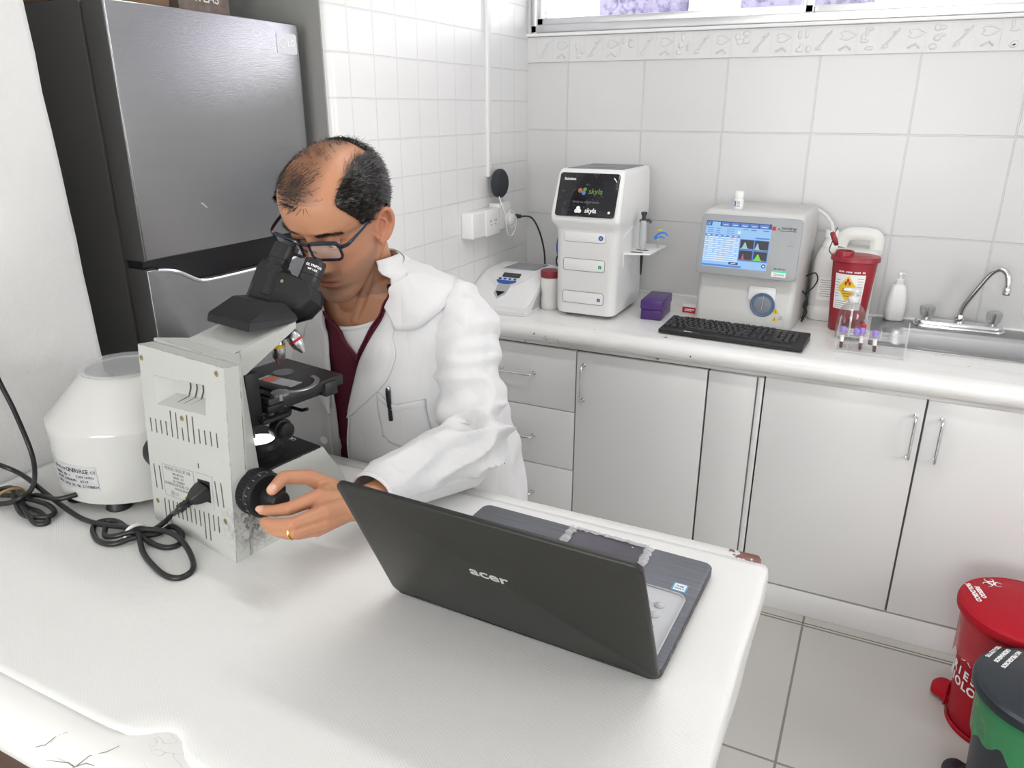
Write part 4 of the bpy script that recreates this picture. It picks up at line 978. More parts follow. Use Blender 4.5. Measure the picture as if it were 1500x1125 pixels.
# back plate with recess, vents, screws, label and socket
b = MB()
rc = [(.040, .209), (.171, .221), (.1745, .267), (.039, .2545)]; fr = [(.001, .001), (.223, .001), (.223, .302), (.001, .297)]
inn = [(.060, .226), (.160, .236), (.163, .262), (.059, .2505)]
M['recess'] = mat('grip_recess', (.45, .46, .44), .45)
vo = {k: [b.bm.verts.new(BP @ V(x, y, d_)) for x, y in poly] for k, poly, d_ in (('f', fr, .0015), ('fb', fr, -.023), ('r', rc, .0015), ('i', inn, -.021))}
for i in range(4):
    j = (i+1) % 4
    b.bm.faces.new((vo['f'][i], vo['f'][j], vo['r'][j], vo['r'][i])); b.bm.faces.new((vo['fb'][i], vo['fb'][j], vo['f'][j], vo['f'][i]))
    q = b.bm.faces.new((vo['r'][i], vo['r'][j], vo['i'][j], vo['i'][i])); q.material_index = 1
q = b.bm.faces.new(vo['i']); q.material_index = 1; b.bm.faces.new(list(reversed(vo['fb'])))
L1 = []
for i in range(13):
    x = .0175+.01475*i; zt = .1805+.0016*i; zl = .022
    if i in (4, 5, 7, 8): zt = .206+.0011*(i-4); zl = .042
    if i == 6: zt = .186; zl = .020
    L1.append((x, zt, x+.0012, zt-zl))
L2 = [(.0141, .1023, .0174, .0616), (.0302, .1033, .0336, .0629), (.1815, .121, .1865, .082), (.1966, .1224, .2005, .0843)]
L3 = []
for i in range(13):
    x = .0372+.0122*i; zt = .0485+.0013*i; L3.append((x, zt, x+.001, zt-(.045 if i in (0, 9, 10) else .026)))
b.mi = 2
for x0, za, x1, zb in L1+L2+L3+[(.1417, .1382, .1421, .1307)]: b.tube([(x0, za, .0014), (x1, zb, .0014)], .0011, 6, M=BP)
pl = b.build('back_cover', [M['scope'], M['recess'], M['vent']], ms, ang=25)
b = MB()
for k in range(4):
    x = .102+.0165*k; b.tube([(x, .256+.001*k, -.0198), (x, .2435+.001*k, -.0198), (x-.006, .2285+.0012*k, -.0190), (x-.018, .219+.0012*k, -.0075)], .0010, 5, M=BP)
b.build('recess_slits', M['vent'], pl)
M['brass'] = mat('brass_screw', (.45, .36, .22), .35, .9)
for (x, z) in ((.0086, .2766), (.205, .2905), (.1074, .2013), (.0156, .038), (.202, .0625)):
    b = MB(); b.lathe([(.0045, .001), (.0045, .0022), (.0032, .0024), (.0028, .0016), (.001, .0016)], 16, BP @ T(x, z, 0)); b.mi = 1; b.box((x, z, .0019), (.0045, .001, .0004), M=BP); b.build('screw', [M['brass'], M['vent']], pl)
M['plate'] = mat('printed_plate', (.45, .46, .44), .4)
b = MB(); lb = [(.0425, .0573), (.1289, .0668), (.1255, .1201), (.039, .1093)]; b.prism(lb, .001, .0017, M=BP)
b.mi = 1; P = lb+[lb[0]]
b.tube([(x, y, .0017) for x, y in lb], .0004, 4, closed=True, M=BP)
TB = BP @ T(.084, .089, .0018) @ RZ(6.4)
b.text('MODEL CHS213F 100', .0078, TB @ T(.0, .020, 0)); b.text('100-120V 0.4A', .0052, TB @ T(0, .0125, 0)); b.text('50/60Hz  12V', .0052, TB @ T(0, .0065, 0)); b.text('No. 510200857', .0052, TB @ T(0, .0005, 0))
b.text('OLYMPUS OPTICAL CO.,LTD.', .0066, TB @ T(0, -.0055, 0), bold=.0001); b.text('MADE IN JAPAN', .0052, TB @ T(.004, -.012, 0)); b.tube([(-.022+.0048*math.cos(a), -.021+.0048*math.sin(a), 0) for a in [i*.5236 for i in range(12)]], .0004, 4, closed=True, M=TB); b.text('UL', .006, TB @ T(-.022, -.021, 0)); b.text('C F', .006, TB @ T(-.010, -.021, 0))
b.build('rating_label', [M['plate'], M['greyprint']], pl)
b = MB(); sk = [(.133, .0704), (.1757, .0728), (.175, .1258), (.1325, .1222)]; b.prism(sk, .001, .0026, M=BP); b.mi = 1; b.prism([(.139, .080), (.170, .082), (.1695, .1165), (.1385, .113)], .002, .0030, M=BP); b.build('power_inlet', [M['recess'], M['black']], pl)
# black base plate, illuminator
M['scblack'] = mat('satin_black_enamel', (.011, .011, .013), .42, spec=.3)
b = MB(); b.prism([(.026, .083), (.196, .083), (.192, .197), (.030, .197)], .107, .1115, bev=.002); bp_ = b.build('base_plate', M['scblack'], ms)
b = MB(); b.text('OLYMPUS', .012, T(.115, .1865, .1118) @ RZ(180)); b.build('lettering', M['whiteprint'], bp_)
b = MB(); b.lathe([(.036, .110), (.036, .122), (.031, .126), (.030, .134), (.027, .138), (.024, .138)], 32, T(.140, .118, 0), caps=False); il = b.build('illuminator', M['scblack'], ms)
M['lamp'] = emi('lit_field_lens', (1, .98, .92), 5)
b = MB(); b.lathe([(.025, .136), (.018, .1385), (.008, .140), (.001, .1403)], 28, T(.140, .118, 0)); b.build('field_lens', M['lamp'], il, 'glowing field lens')
# focus block, substage
b = MB(); b.box((.100, .090, .206), (.110, .026, .115), bev=.002); b.box((.112, .094, .220), (.128, .024, .086), bev=.002); b.box((.120, .112, .205), (.05, .04, .03), bev=.003); b.build('focus_block', M['scblack'], ms)
b = MB(); b.lathe([(.012, .150), (.022, .153), (.025, .165), (.025, .185), (.021, .196), (.019, .200)], 26, T(.112, .178, 0)); b.tube([(.125, .19, .168), (.155, .195, .166), (.166, .198, .170)], .003, 8); b.build('condenser', M['scblack'], ms)
# stage
b = MB(); b.box((.104, .192, .2055), (.150, .152, .019), bev=.003); b.box((.171, .238, .198), (.024, .026, .024), bev=.002); b.box((.155, .20, .193), (.03, .09, .012), bev=.002)
st = b.build('stage', M['black'], ms)
b = MB(); b.lathe([(.018, .2152), (.018, .2156), (.001, .2156)], 24, T(.092, .212, 0)); b.build('stage_opening', M['blackgloss'], st)
M['satin'] = mat('satin_metal', (.28, .29, .30), .35, .8)
b = MB(); b.box((.105, .146, .2185), (.13, .020, .006), bev=.001); b.box((.150, .132, .210), (.055, .022, .018), bev=.002); b.box((.172, .126, .198), (.02, .03, .012), bev=.0015); b.box((.185, .120, .185), (.012, .05, .006), bev=.001); b.box((.172, .115, .192), (.008, .045, .005), bev=.001)
b.build('slide_carriage', M['scblack'], st)
b = MB(); P = spline([(.170, .140, .220), (.196, .158, .2205), (.198, .185, .2205), (.180, .212, .2205), (.160, .220, .2205)], 6); b.tube(P, .0042, 8, flat=.4); b.lathe([(.014, .218), (.014, .2215), (.010, .223), (.001, .223)], 22, T(.180, .138, 0)); b.cyl((.194, .128, .214), (.194, .128, .224), .0035, n=12); b.build('slide_clip', M['satin'], st)
b = MB(); b.cyl((.166, .135, .160), (.184, .135, .160), .017, n=26, bev=.002); b.cyl((.175, .135, .155), (.175, .135, .20), .007, n=14); b.cyl((.184, .135, .160), (.194, .135, .160), .013, n=22, bev=.001); b.build('stage_knob', M['scblack'], st)
# nosepiece and objectives
NPZ = T(.112, .196, .288)
b = MB(); b.lathe([(.001, -.002), (.026, .0), (.029, .008), (.030, .022), (.027, .034)], 28, NPZ @ RX(10)); b.build('nosepiece', M['scblack'], ms)
M['silver'] = mat('silver_objective', (.62, .62, .63), .25, .9)
def objective(mx, L, ringcol, lab):
    b = MB(); b.lathe([(.001, -L), (.004, -L), (.0075, -L+.008), (.0105, -L+.012), (.0115, -L*.45), (.0115, 0), (.009, .004)], 22, mx); o = b.build('objective', M['silver'], ms)
    b = MB(); b.lathe([(.0118, -L*.42), (.0118, -L*.30)], 22, mx, caps=False); b.build('colour_ring', ringcol, o, lab)
objective(NPZ @ T(-.004, .0, 0), .050, M['yellow'], 'yellow ring')
objective(NPZ @ T(.017, .012, .003) @ RX(18) @ RY(-24), .036, M['redprint'], 'red ring')
objective(NPZ @ T(-.020, -.004, .003) @ RX(8) @ RY(26), .030, M['blueprint'], 'blue ring')
# head block
b = MB(); b.loft([[V(.056, .106, .3225), V(.162, .106, .3225), V(.174, .190, .3235), V(.050, .190, .3235)], [V(.056, .110, .336), V(.161, .110, .336), V(.172, .192, .330), V(.052, .192, .330)], [V(.066, .152, .357), V(.154, .156, .357), V(.160, .180, .352), V(.062, .180, .352)]])
bmesh.ops.bevel(b.bm, geom=b.bm.edges[:], offset=.0015, segments=2, affect='EDGES')
b.cyl((.111, .165, .30), (.111, .165, .326), .026, n=24)
b.build('head_mount', M['scblack'], ms, ang=30)
# binocular body
d = V(0, .56, .83).normalized(); e = V(1, 0, 0).cross(d)
fi = math.radians(-20); hx = V(1, 0, 0)*math.cos(fi)+e*math.sin(fi); e = hx.cross(d); BM = basis(V(.111, .202, .333), hx, d, e)
M['satblack'] = mat('fine_black_paint', (.018, .018, .019), .48, spec=.3)
b = MB()
b.prism([(-.012, -.008), (.020, -.014), (.050, .006), (.060, .026), (.056, .042), (.044, .052), (.012, .056), (-.012, .056)], -.020, .020, M=BM, bev=.005, seg=3)
b.prism([(-.012, -.012), (.020, -.018), (.052, .002), (.062, .024), (.058, .042), (.044, .050), (-.012, .050)], -.022, -.019, M=BM)
b.build('prism_housing', M['satblack'], ms, ang=30)
b = MB(); b.prism([(-.053, -.012), (-.008, -.012), (-.008, .060), (-.016, .068), (-.050, .068), (-.056, .055)], -.017, .018, M=BM, bev=.005, seg=3); b.cyl((-.022, .012, .013), (-.022, .062, .013), .010, n=18, M=BM); b.build('prism_housing', M['satblack'], ms, ang=30)
b = MB(); b.cyl((.001, .040, .0195), (.001, .040, .0208), .0028, n=12, M=BM); b.build('adjust_screw', M['brass'], ms, 'small brass screw')
b = MB(); b.tube([(-.0485, -.004, .0185), (-.0485, .022, .0185)], .0011, 5, M=BM); b.build('slot', M['blackgloss'], ms)
M['rubber'] = mat('eyepiece_black', (.014, .014, .015), .38)
EM = basis(V(.111, .202, .333), hx, -e, d)      # z along the tubes
for s, z0 in ((-.031, .060), (.033, .049)):
    b = MB(); b.lathe([(.0190, z0-.004), (.0190, z0+.002), (.0180, z0+.004), (.0180, z0+.014), (.0165, z0+.0145), (.0165, z0+.016), (.0176, z0+.0165), (.0176, z0+.040), (.0168, z0+.043), (.0125, z0+.0435), (.0115, z0+.040), (.001, z0+.040)], 32, EM @ T(s, .0, 0)); ep = b.build('eyepiece', M['rubber'], ms, ang=30)
    if s > 0:
        b = MB()
        for k, (tx, sz) in enumerate((('OLYMPUS', .0055), ('WF10X', .0042))):
            for i, ch in enumerate(tx):
                a = math.radians(-62+(i-(len(tx)-1)/2)*13*sz/.0055)
                b.text(ch, sz, EM @ T(s, 0, 0) @ T(.0178*math.cos(a), .0178*math.sin(a), z0+.031-.0065*k) @ basis(V(0, 0, 0), V(-math.sin(a), math.cos(a), 0), V(0, 0, 1), V(math.cos(a), math.sin(a), 0)), bold=.0002, depth=.0002)
        b.build('lettering', M['whiteprint'], ep)
# focus knobs
KM = basis(V(.222, .045, .103), V(0, 1, 0), V(0, 0, 1), V(1, 0, 0))
b = MB(); b.lathe([(.028, -.006), (.033, -.004), (.0345, .0), (.0345, .018), (.0330, .020), (.0330, .022), (.0345, .023), (.0345, .028), (.031, .031), (.020, .032), (.001, .032)], 40, KM)
for i in range(40):
    a = 2*PI*i/40; b.box((.0345*math.cos(a), .0345*math.sin(a), .010), (.0014, .0014, .014), M=KM)
kn = b.build('coarse_knob', M['scblack'], ms, ang=30)
b = MB(); b.lathe([(.0145, .031), (.0155, .033), (.0155, .060), (.014, .063), (.001, .064)], 30, KM); b.build('fine_knob', M['black'], ms)
b = MB()
for i in range(9):
    a = math.radians(60+20*i); b.box((.0348*math.cos(a), .0348*math.sin(a), .0255), (.001, .001, .004), M=KM)
b.build('scale_marks', M['greyprint'], kn)
b = MB(); b.lathe([(.033, -.03), (.0345, -.02), (.0345, .0)], 32, basis(V(-.0, .045, .103), V(0, 1, 0), V(0, 0, 1), V(1, 0, 0))); b.build('coarse_knob', M['scblack'], ms)
for sx in (.03, .19):
    for sy in (.04, .20):
        b = MB(); b.cyl((sx, sy, -.0005), (sx, sy, .002), .010, n=14); b.build('rubber_foot', M['black'], ms)
# glass slide with the stained smear
t = thing('microscope_slide', 'glass slide with an orange red stained smear on the microscope stage', 'slide', ms.matrix_basis @ V(.126, .178, .2162) if False else (0, 0, 0))
c = Matrix.Translation((-1.011, .731, ZT+.0022)) @ RZ(-10.08)
p = c @ V(.126, .178, .2158); t.location = p; t.rotation_euler = (0, 0, math.radians(-10.08+8))
b = MB(); b.box((0, 0, .0006), (.076, .026, .0011)); b.build('glass', M['clear'], t)
M['smear'] = mat('orange_smear', (.85, .16, .05), .3, emit=(.9, .15, .03), estr=0.0)
b = MB(); b.lathe([(.0125, .00118), (.0115, .0014), (.001, .0014)], 22, T(-.020, .0, 0)); b.build('smear', M['smear'], t)

# power cord of the microscope, bunched with a white tie
t = thing('power_cord', 'black power cord plugged into the microscope, looped up with a white tie', 'cord', (0, 0, 0))
cw = lambda u, z, d=0: (c @ (BP @ V(u, z, d)))
pu = [cw(.155, .099, .004), cw(.154, .097, .016), cw(.149, .090, .034), cw(.140, .078, .050)]
b = MB()
q0, q1 = cw(.155, .099, .002), cw(.1535, .090, .024); dr = (q1-q0).normalized(); sx_ = V(.985, -.175, 0); sx_ = (sx_-dr*sx_.dot(dr)).normalized(); sy_ = dr.cross(sx_)
PMx = basis(q0, sx_, sy_, dr)
def rr2(w, h, z): return [(x, y, z) for x, y in rrect(w, h, .003, 3)]
b.loft([rr2(.028, .024, 0), rr2(.028, .024, .006), rr2(.025, .021, .014), rr2(.019, .016, .022), rr2(.014, .012, .026)], M=PMx)
for k in range(4): b.loft([rr2(.0115, .0115, .025+.0055*k), rr2(.0115, .0115, .029+.0055*k), rr2(.008, .008, .0295+.0055*k)], M=PMx)
b.build('plug', M['black'], t)
b = MB(); b.box((-.012, 0, .023), (.002, .006, .008), M=PMx); b.build('inspection_tag', M['yellow'], t)
e0 = PMx @ V(0, 0, .047)
zc = ZT+.0075
main = [tuple(PMx @ V(0, 0, .030)), tuple(e0), (-.9540, .722, .990), (-.9620, .705, .978), (-.9690, .688, zc+.006), (-.985, .672, zc+.012), (-1.010, .672, zc+.010), (-1.053, .666, zc+.006), (-1.113, .668, zc+.004), (-1.205, .683, zc+.012), (-1.29, .700, zc+.02), (-1.335, .698, zc+.030), (-1.352, .66, zc+.065), (-1.354, .58, zc+.14), (-1.355, .48, zc+.25)]
M['cord'] = mat('black_cord', (.013, .013, .014), .32)
b = MB(); b.tube(spline(main, 10), .0043, 10)
lp1 = [(-.985, .670, zc+.004), (-1.015, .682, zc), (-1.055, .690, zc), (-1.075, .675, zc), (-1.062, .655, zc), (-1.025, .637, zc), (-.995, .640, zc+.001), (-.975, .662, zc+.005), (-.955, .690, zc+.003), (-.955, .715, zc+.002), (-.925, .708, zc), (-.905, .686, zc), (-.915, .670, zc), (-.945, .668, zc+.001), (-.980, .672, zc+.008)]
b.tube(spline(lp1, 8), .0043, 10)
lp2 = [(-.985, .672, zc+.012), (-1.005, .676, zc+.008), (-1.035, .682, zc+.001), (-1.045, .672, zc+.008), (-1.030, .652, zc+.001), (-1.000, .648, zc+.009), (-.980, .664, zc+.013), (-.972, .668, zc+.008), (-.935, .645, zc), (-.895, .628, zc), (-.855, .617, zc), (-.832, .622, zc), (-.830, .642, zc), (-.850, .662, zc+.001), (-.890, .682, zc+.009), (-.935, .692, zc+.010), (-.975, .682, zc+.010), (-.990, .676, zc+.012)]
b.tube(spline(lp2, 8), .0043, 10); b.build('cable', M['cord'], t, ang=80)
b = MB(); b.tube([(-.985+.002*math.cos(a), .672+.016*math.cos(a), zc+.006+.0125*math.sin(a)) for a in [2*PI*i/20 for i in range(20)]], .003, 8, closed=True); b.build('tie', M['white_pl'], t, 'white cable tie')

# ------------------------------------------------------------------ centrifuge
M['cfwhite'] = mat('glossy_white_enamel', (.52, .52, .505), .2, var=.01, coat=.3)
cf = thing('centrifuge', 'white bell shaped tabletop centrifuge with a clear lid, next to the microscope', 'centrifuge', (-1.148, .820, ZT+.0022))
b = MB(); b.lathe([(.10, .016), (.124, .016), (.1285, .019), (.130, .07), (.1318, .130), (.1325, .140), (.131, .146), (.0655, .216), (.063, .219), (.058, .219), (.056, .212), (.054, .15)], 72, caps=False); b.build('housing', M['cfwhite'], cf, ang=30)
M['smoked'] = mat('smoked_clear_lid', (.55, .56, .58), .06, alpha=.42, coat=.5)
b = MB(); b.lathe([(.068, .217), (.070, .220), (.070, .223), (.060, .2245), (.045, .225), (.001, .2255)], 48); b.build('lid', M['smoked'], cf, 'clear smoky lid')
b = MB(); b.lathe([(.054, .155), (.03, .16), (.012, .175), (.010, .195), (.001, .196)], 30); b.mi = 1
for k in range(6):
    a = k*PI/3; b.cyl((.018*math.cos(a), .018*math.sin(a), .16), (.043*math.cos(a), .043*math.sin(a), .195), .008, n=12)
b.build('rotor', [M['lightgrey'], M['midgrey']], cf)
for a in (-60, -120+10, 30, 150, 200):
    b = MB(); b.lathe([(.018, 0), (.021, .004), (.016, .017), (.001, .017)], 20, T(.105*math.cos(math.radians(a)), .105*math.sin(math.radians(a)), 0)); b.build('rubber_foot', M['black'], cf)
b = MB()
def cyl_pt(a, z, k=0):
    a = math.radians(a); r = .130+.0015*(z-.07)/.06+k; return V(r*math.cos(a), r*math.sin(a), z)
def cyl_strip(a0, a1, za, zb, k, n=14, tilt=0):
    for i in range(n):
        p, q = a0+(a1-a0)*i/n, a0+(a1-a0)*(i+1)/n
        f_ = b.bm.faces.new([b.bm.verts.new(cyl_pt(x, z+tilt*(x-a0), k)) for x, z in ((p, za), (q, za), (q, zb), (p, zb))]); f_.material_index = b.mi
M['silverlabel'] = mat('silver_label', (.52, .53, .54), .35, .3)
A0, A1 = 252, 294
cyl_strip(A0, A1, .045, .088, .0006); b.mi = 1
def cyltext(tx, a0, z, size, adv):
    for i, ch in enumerate(tx):
        if ch == ' ': continue
        a = a0+adv*i; ar = math.radians(a)
        b.text(ch, size, T(*cyl_pt(a, z, .0009)) @ basis(V(0, 0, 0), V(-math.sin(ar), math.cos(ar), 0), V(0, 0, 1), V(math.cos(ar), math.sin(ar), 0)), depth=.0001)
cyltext('Desktop', A0+2, .079, .007, 2.0); cyltext('CENTRIFUGE', A0+17, .0785, .0105, 2.0); cyltext('CE', A0+38.5, .078, .007, 2.2)
cyltext('MODEL 80-1   220V/60Hz', A0+2, .068, .0062, 1.75); cyltext('SPEED 4000RPM  6X20', A0+2, .060, .0062, 1.75); cyltext('DATE: 2016.05', A0+2, .051, .0062, 1.6); cyltext('No.213188834', A0+25, .051, .0066, 1.45)
b.build('rating_label', [M['silverlabel'], M['print']], cf, 'silver rating label', recalc=False)
b = MB(); P = [(-1.148+.129*math.cos(math.radians(272)), .820+.129*math.sin(math.radians(272)), ZT+.034), (-1.165, .672, ZT+.030), (-1.205, .676, ZT+.022), (-1.245, .680, ZT+.014), (-1.255, .665, zc), (-1.225, .655, zc), (-1.185, .650, zc+.004), (-1.150, .640, zc), (-1.165, .628, zc), (-1.21, .640, zc+.01), (-1.26, .660, zc+.008), (-1.305, .690, zc), (-1.325, .675, zc), (-1.30, .655, zc+.006), (-1.26, .655, zc+.014), (-1.20, .668, zc+.008), (-1.165, .662, zc+.004), (-1.16, .645, zc+.004), (-1.20, .632, zc+.004), (-1.25, .650, zc+.014), (-1.29, .672, zc+.014), (-1.335, .668, zc), (-1.335, .640, zc), (-1.29, .635, zc+.003), (-1.25, .640, zc+.01), (-1.225, .650, zc+.022), (-1.240, .676, zc+.022), (-1.285, .712, zc+.024), (-1.320, .7337, 1.0204), (-1.335, .7298, 1.0985), (-1.350, .722, 1.1721), (-1.356, .71, 1.30), (-1.358, .69, 1.5)]
Lm = Matrix.Translation((1.148, -.820, -(ZT+.0022)))
b.tube(spline(P, 8), .0042, 9, M=Lm); b.build('power_cord', M['cord'], cf, ang=80, label='black power cord')
M['tan'] = mat('tan_rubber_band', (.30, .20, .08), .6)
b = MB(); b.tube([(-1.272+.006*math.cos(a)+.003*math.sin(a), .655+.022*math.cos(a), zc+.008+.0155*math.sin(a)) for a in [2*PI*i/20 for i in range(20)]], .0026, 8, closed=True, M=Lm); b.build('cord_band', M['tan'], cf, 'tan rubber band')

# ------------------------------------------------------------------ laptop
lp = thing('laptop', 'open dark grey laptop seen from behind, right half of the work table', 'laptop', (-.538, .7310, ZT+.0022), -2.0)
W, D, LL, tilt = .381, .257, .238, math.radians(25.6)
M['lid'] = mat('dark_olive_brushed_lid', (.032, .032, .028), .40, .5, var=.12, vscale=5, stretch=(2, 1, 120), bump=.12, bscale=5)
M['deck'] = mat('dark_blue_brushed_deck', (.15, .155, .175), .34, .6, var=.6, vscale=8, stretch=(1.2, 90, 1))
b = MB(); b.loft([[(x, y, 0.002) for x, y in rrect(W-.012, D-.01, .012, 5, W/2, D/2)], [(x, y, .006) for x, y in rrect(W, D, .014, 5, W/2, D/2)], [(x, y, .0165) for x, y in rrect(W, D, .014, 5, W/2, D/2)]])
b.mi = 1; b.prism(rrect(W-.001, D-.001, .0135, 5, W/2, D/2), .0164, .018, bev=.001)
ba = b.build('base', [M['black'], M['deck']], lp)
for sx in (.03, W-.03):
    for sy in (.03, D-.03):
        b = MB(); b.cyl((sx, sy, 0), (sx, sy, .0025), .007, n=12); b.build('rubber_foot', M['black'], ba)
b = MB()
for k in range(14): b.box((.115+.0075*k, -.0002, .009), (.0045, .0016, .004))
b.build('vent_slots', M['blackgloss'], ba)
b = MB()
for yy, w_, in ((.045, .012), (.075, .014), (.105, .014), (.15, .008)): b.box((W-.0006, yy, .011), (.0016, w_, .0055))
b.build('side_ports', M['blackgloss'], ba)
M['sili'] = mat('milky_silicone', (.46, .47, .49), .3, bump=.15, bscale=40)
b = MB(); b.prism(rrect(.335, .145, .014, 6, .2015, .0885), .018, .0195, bev=.001)
b.mi = 0; P = [(x, y, .0200) for x, y in rrect(.333, .143, .014, 6, .2015, .0885)]; b.tube(P, .0015, 6, closed=True)
kc = b.build('keyboard_cover', M['sili'], ba, 'milky silicone keyboard cover')
b = MB()
for r in range(5):
    for k in range(16):
        b.sphere((.049+.0195*k, .034+.0225*r, .0192), .0078, 5, sc=(1, 1, .55))
b.build('key_bumps', M['sili'], kc)
M['pad'] = mat('dark_touchpad', (.055, .05, .06), .22)
b = MB(); b.prism(rrect(.118, .062, .004, 3, .222, .228), .018, .0184); tp = b.build('touchpad', M['pad'], ba)
b = MB(); b.cyl((.262, .243, .0184), (.262, .243, .0187), .0013, n=10); b.build('dot', M['whiteprint'], tp)
M['film'] = mat('crinkled_clear_film', (.85, .86, .87), .12, alpha=.45, bump=1.0, bscale=110)
rn = random.Random(5)
b = MB()
def film(p0, p1, w, n=26):
    p0, p1 = V(*p0), V(*p1); dd = (p1-p0).normalized(); nn = V(-dd.y, dd.x, 0); rows = [[], [], []]
    for i in range(n+1):
        p = p0.lerp(p1, i/n)
        for j in range(3): rows[j].append(tuple(p+nn*(j-1)*w*(.5+.35*rn.random())+V(0, 0, .0190+.0028*rn.random()*(1+(j == 1)))))
    b.loft(rows, closed=False)
film((.161, .264, 0), (.164, .200, 0), .010); film((.166, .253, 0), (.284, .252, 0), .006); film((.286, .256, 0), (.289, .200, 0), .010)
b.build('protective_film', M['film'], tp, 'crinkled clear protective film', recalc=False)
b = MB(); b.prism(rrect(.020, .0195, .002, 3, .3535, .1775), .018, .0183); b.mi = 1; b.prism(rrect(.016, .0155, .001, 2, .3535, .1775), .0182, .0185); b.mi = 2; b.text('intel', .0062, T(.3535, .1800, .0186)); b.text('CORE i5', .0036, T(.3535, .1740, .0186)); b.build('sticker', [mat('sticker_blue', (.08, .38, .62), .35), M['labelwhite'], M['blueprint']], ba, 'blue and white processor sticker')
# lid
lv = V(0, -math.sin(tilt), math.cos(tilt)); LN = V(1, 0, 0).cross(lv)
LM = basis(V(0, .002, .012), V(1, 0, 0), lv, LN)
b = MB()
def lr(z, k): return [(x, y, z) for x, y in rrect(W-2*k, LL-2*k, .012, 6, W/2, LL/2-.004)]
b.mi = 1; b.loft([lr(-.0035, .0008), lr(-.002, 0), lr(.0015, 0)], M=LM); b.mi = 0; b.loft([lr(.0014, .0), lr(.0030, .0004), lr(.0040, .0022)], M=LM)
ld = b.build('lid', [M['lid'], M['black']], lp, ang=50)
b = MB(); b.prism(rrect(W-.014, LL-.024, .004, 3, W/2, LL/2-.001), -.0040, -.0034, M=LM); b.build('screen', M['blackgloss'], ld)
b = MB(); b.text('acer', .0235, LM @ T(.1835, .1238, .0041), bold=.0004, sx=1.28, depth=.0003); b.build('logo', mat('silver_logo', (.70, .70, .68), .3, .6), ld)
for x in (.06, W-.06):
    b = MB(); b.cyl((x-.025, .003, .012), (x+.025, .003, .012), .0055, n=14); b.build('hinge', M['black'], lp)
# ------------------------------------------------------------------ pedal bins
M['binred'] = mat('bin_red', (.40, .006, .018), .5, spec=.25, var=.05); M['bagred'] = mat('red_bin_bag', (.50, .03, .045), .2, alpha=.88)
M['binblack'] = mat('bin_charcoal', (.018, .024, .032), .36); M['baggreen'] = mat('green_bin_bag', (.045, .26, .10), .2, alpha=.84)
for k_ in ('bagred', 'baggreen'):
    g = NT(M[k_]); tc = g.n('TexCoord'); cr = g.math('ABSOLUTE', g.math('SUBTRACT', g.noise(tc.outputs['Object'], 22, 4), .5)); g.l(g.bump(cr, .6, .008), g.b.inputs['Normal'])
def pedal_bin(loc, rz, body, bag, lab, lines, symbol, seed, name='pedal_bin'):
    t = thing('pedal_bin', lab, 'bin', loc, rz); rn = random.Random(seed)
    b = MB(); b.lathe([(.001, 0), (.108, 0), (.112, .006), (.116, .10), (.130, .345), (.131, .350), (.128, .350), (.113, .10), (.10, .02), (.001, .02)], 56); bd = b.build('body', body, t, ang=40)
    # bag folded over the rim
    b = MB(); rows = []
    n = 90
    for j, (rr_, zz) in enumerate(((.126, .352), (.1315, .357), (.137, .352), (.1365, .335), (.1355, .315), (.134, .30), (.1325, .285), (.1310, .272))):
        ring_ = []
        for i in range(n):
            a = 2*PI*i/n; k = max(0, j-2)/5
            f_ = noise.noise((math.cos(a)*3+seed, math.sin(a)*3, j*.35)); f2 = noise.noise((math.cos(a)*8, math.sin(a)*8+seed, j*.6))
            r_ = rr_+k*(.004*f_+.003*f2); z_ = zz-k*(.055*(.5+f_)+.035*math.sin(a+seed*1.3)+(.02 if body is M['binblack'] else .01))
            ring_.append((r_*math.cos(a), r_*math.sin(a), z_))
        rows.append(ring_)
    b.loft(rows, cap0=False, cap1=False); o = b.build('bag', bag, t, ang=60, label=lab.split()[0] and ('red bin bag' if body is M['binred'] else 'green bin bag'))
    b = MB(); b.lathe([(.145, .357), (.1505, .360), (.1515, .372), (.1495, .380), (.142, .385), (.139, .3835), (.134, .386), (.05, .393), (.001, .394)], 64); li = b.build('lid', body, t, ang=30)
    b = MB(); b.box((0, .138, .355), (.09, .022, .05), bev=.005); b.build('hinge', body, t)
    # pedal at the front
    b = MB(); P = [(.034*math.cos(a), -.150+.022*math.sin(a)) for a in [PI+PI*i/14 for i in range(15)]]+[(.034, -.11), (-.034, -.11)]
    b.prism(P, .022, .034, bev=.003); b.prism([(x*1.02, y) for x, y in P], .012, .022); b.build('pedal', body, t)
    b = MB(); b.lathe([(.118, 0), (.119, .012), (.1155, .014)], 56, caps=False); b.build('foot_ring', body, t)
    b = MB(); b.box((0, -.1165, .04), (.085, .006, .075), bev=.002); b.build('pedal_guard', body, t)
    return t, li, bd
def drape(b, c_):
    for v in b.bm.verts:
        r = math.hypot(v.co.x, v.co.y); z = .394-.001*(r/.05) if r < .05 else .393-.007*(r-.05)/.084 if r < .134 else .386-.003*(r-.134)/.01
        v.co.z = z+.0006+max(0, v.co.z-.3885)*.6
bin_c = None
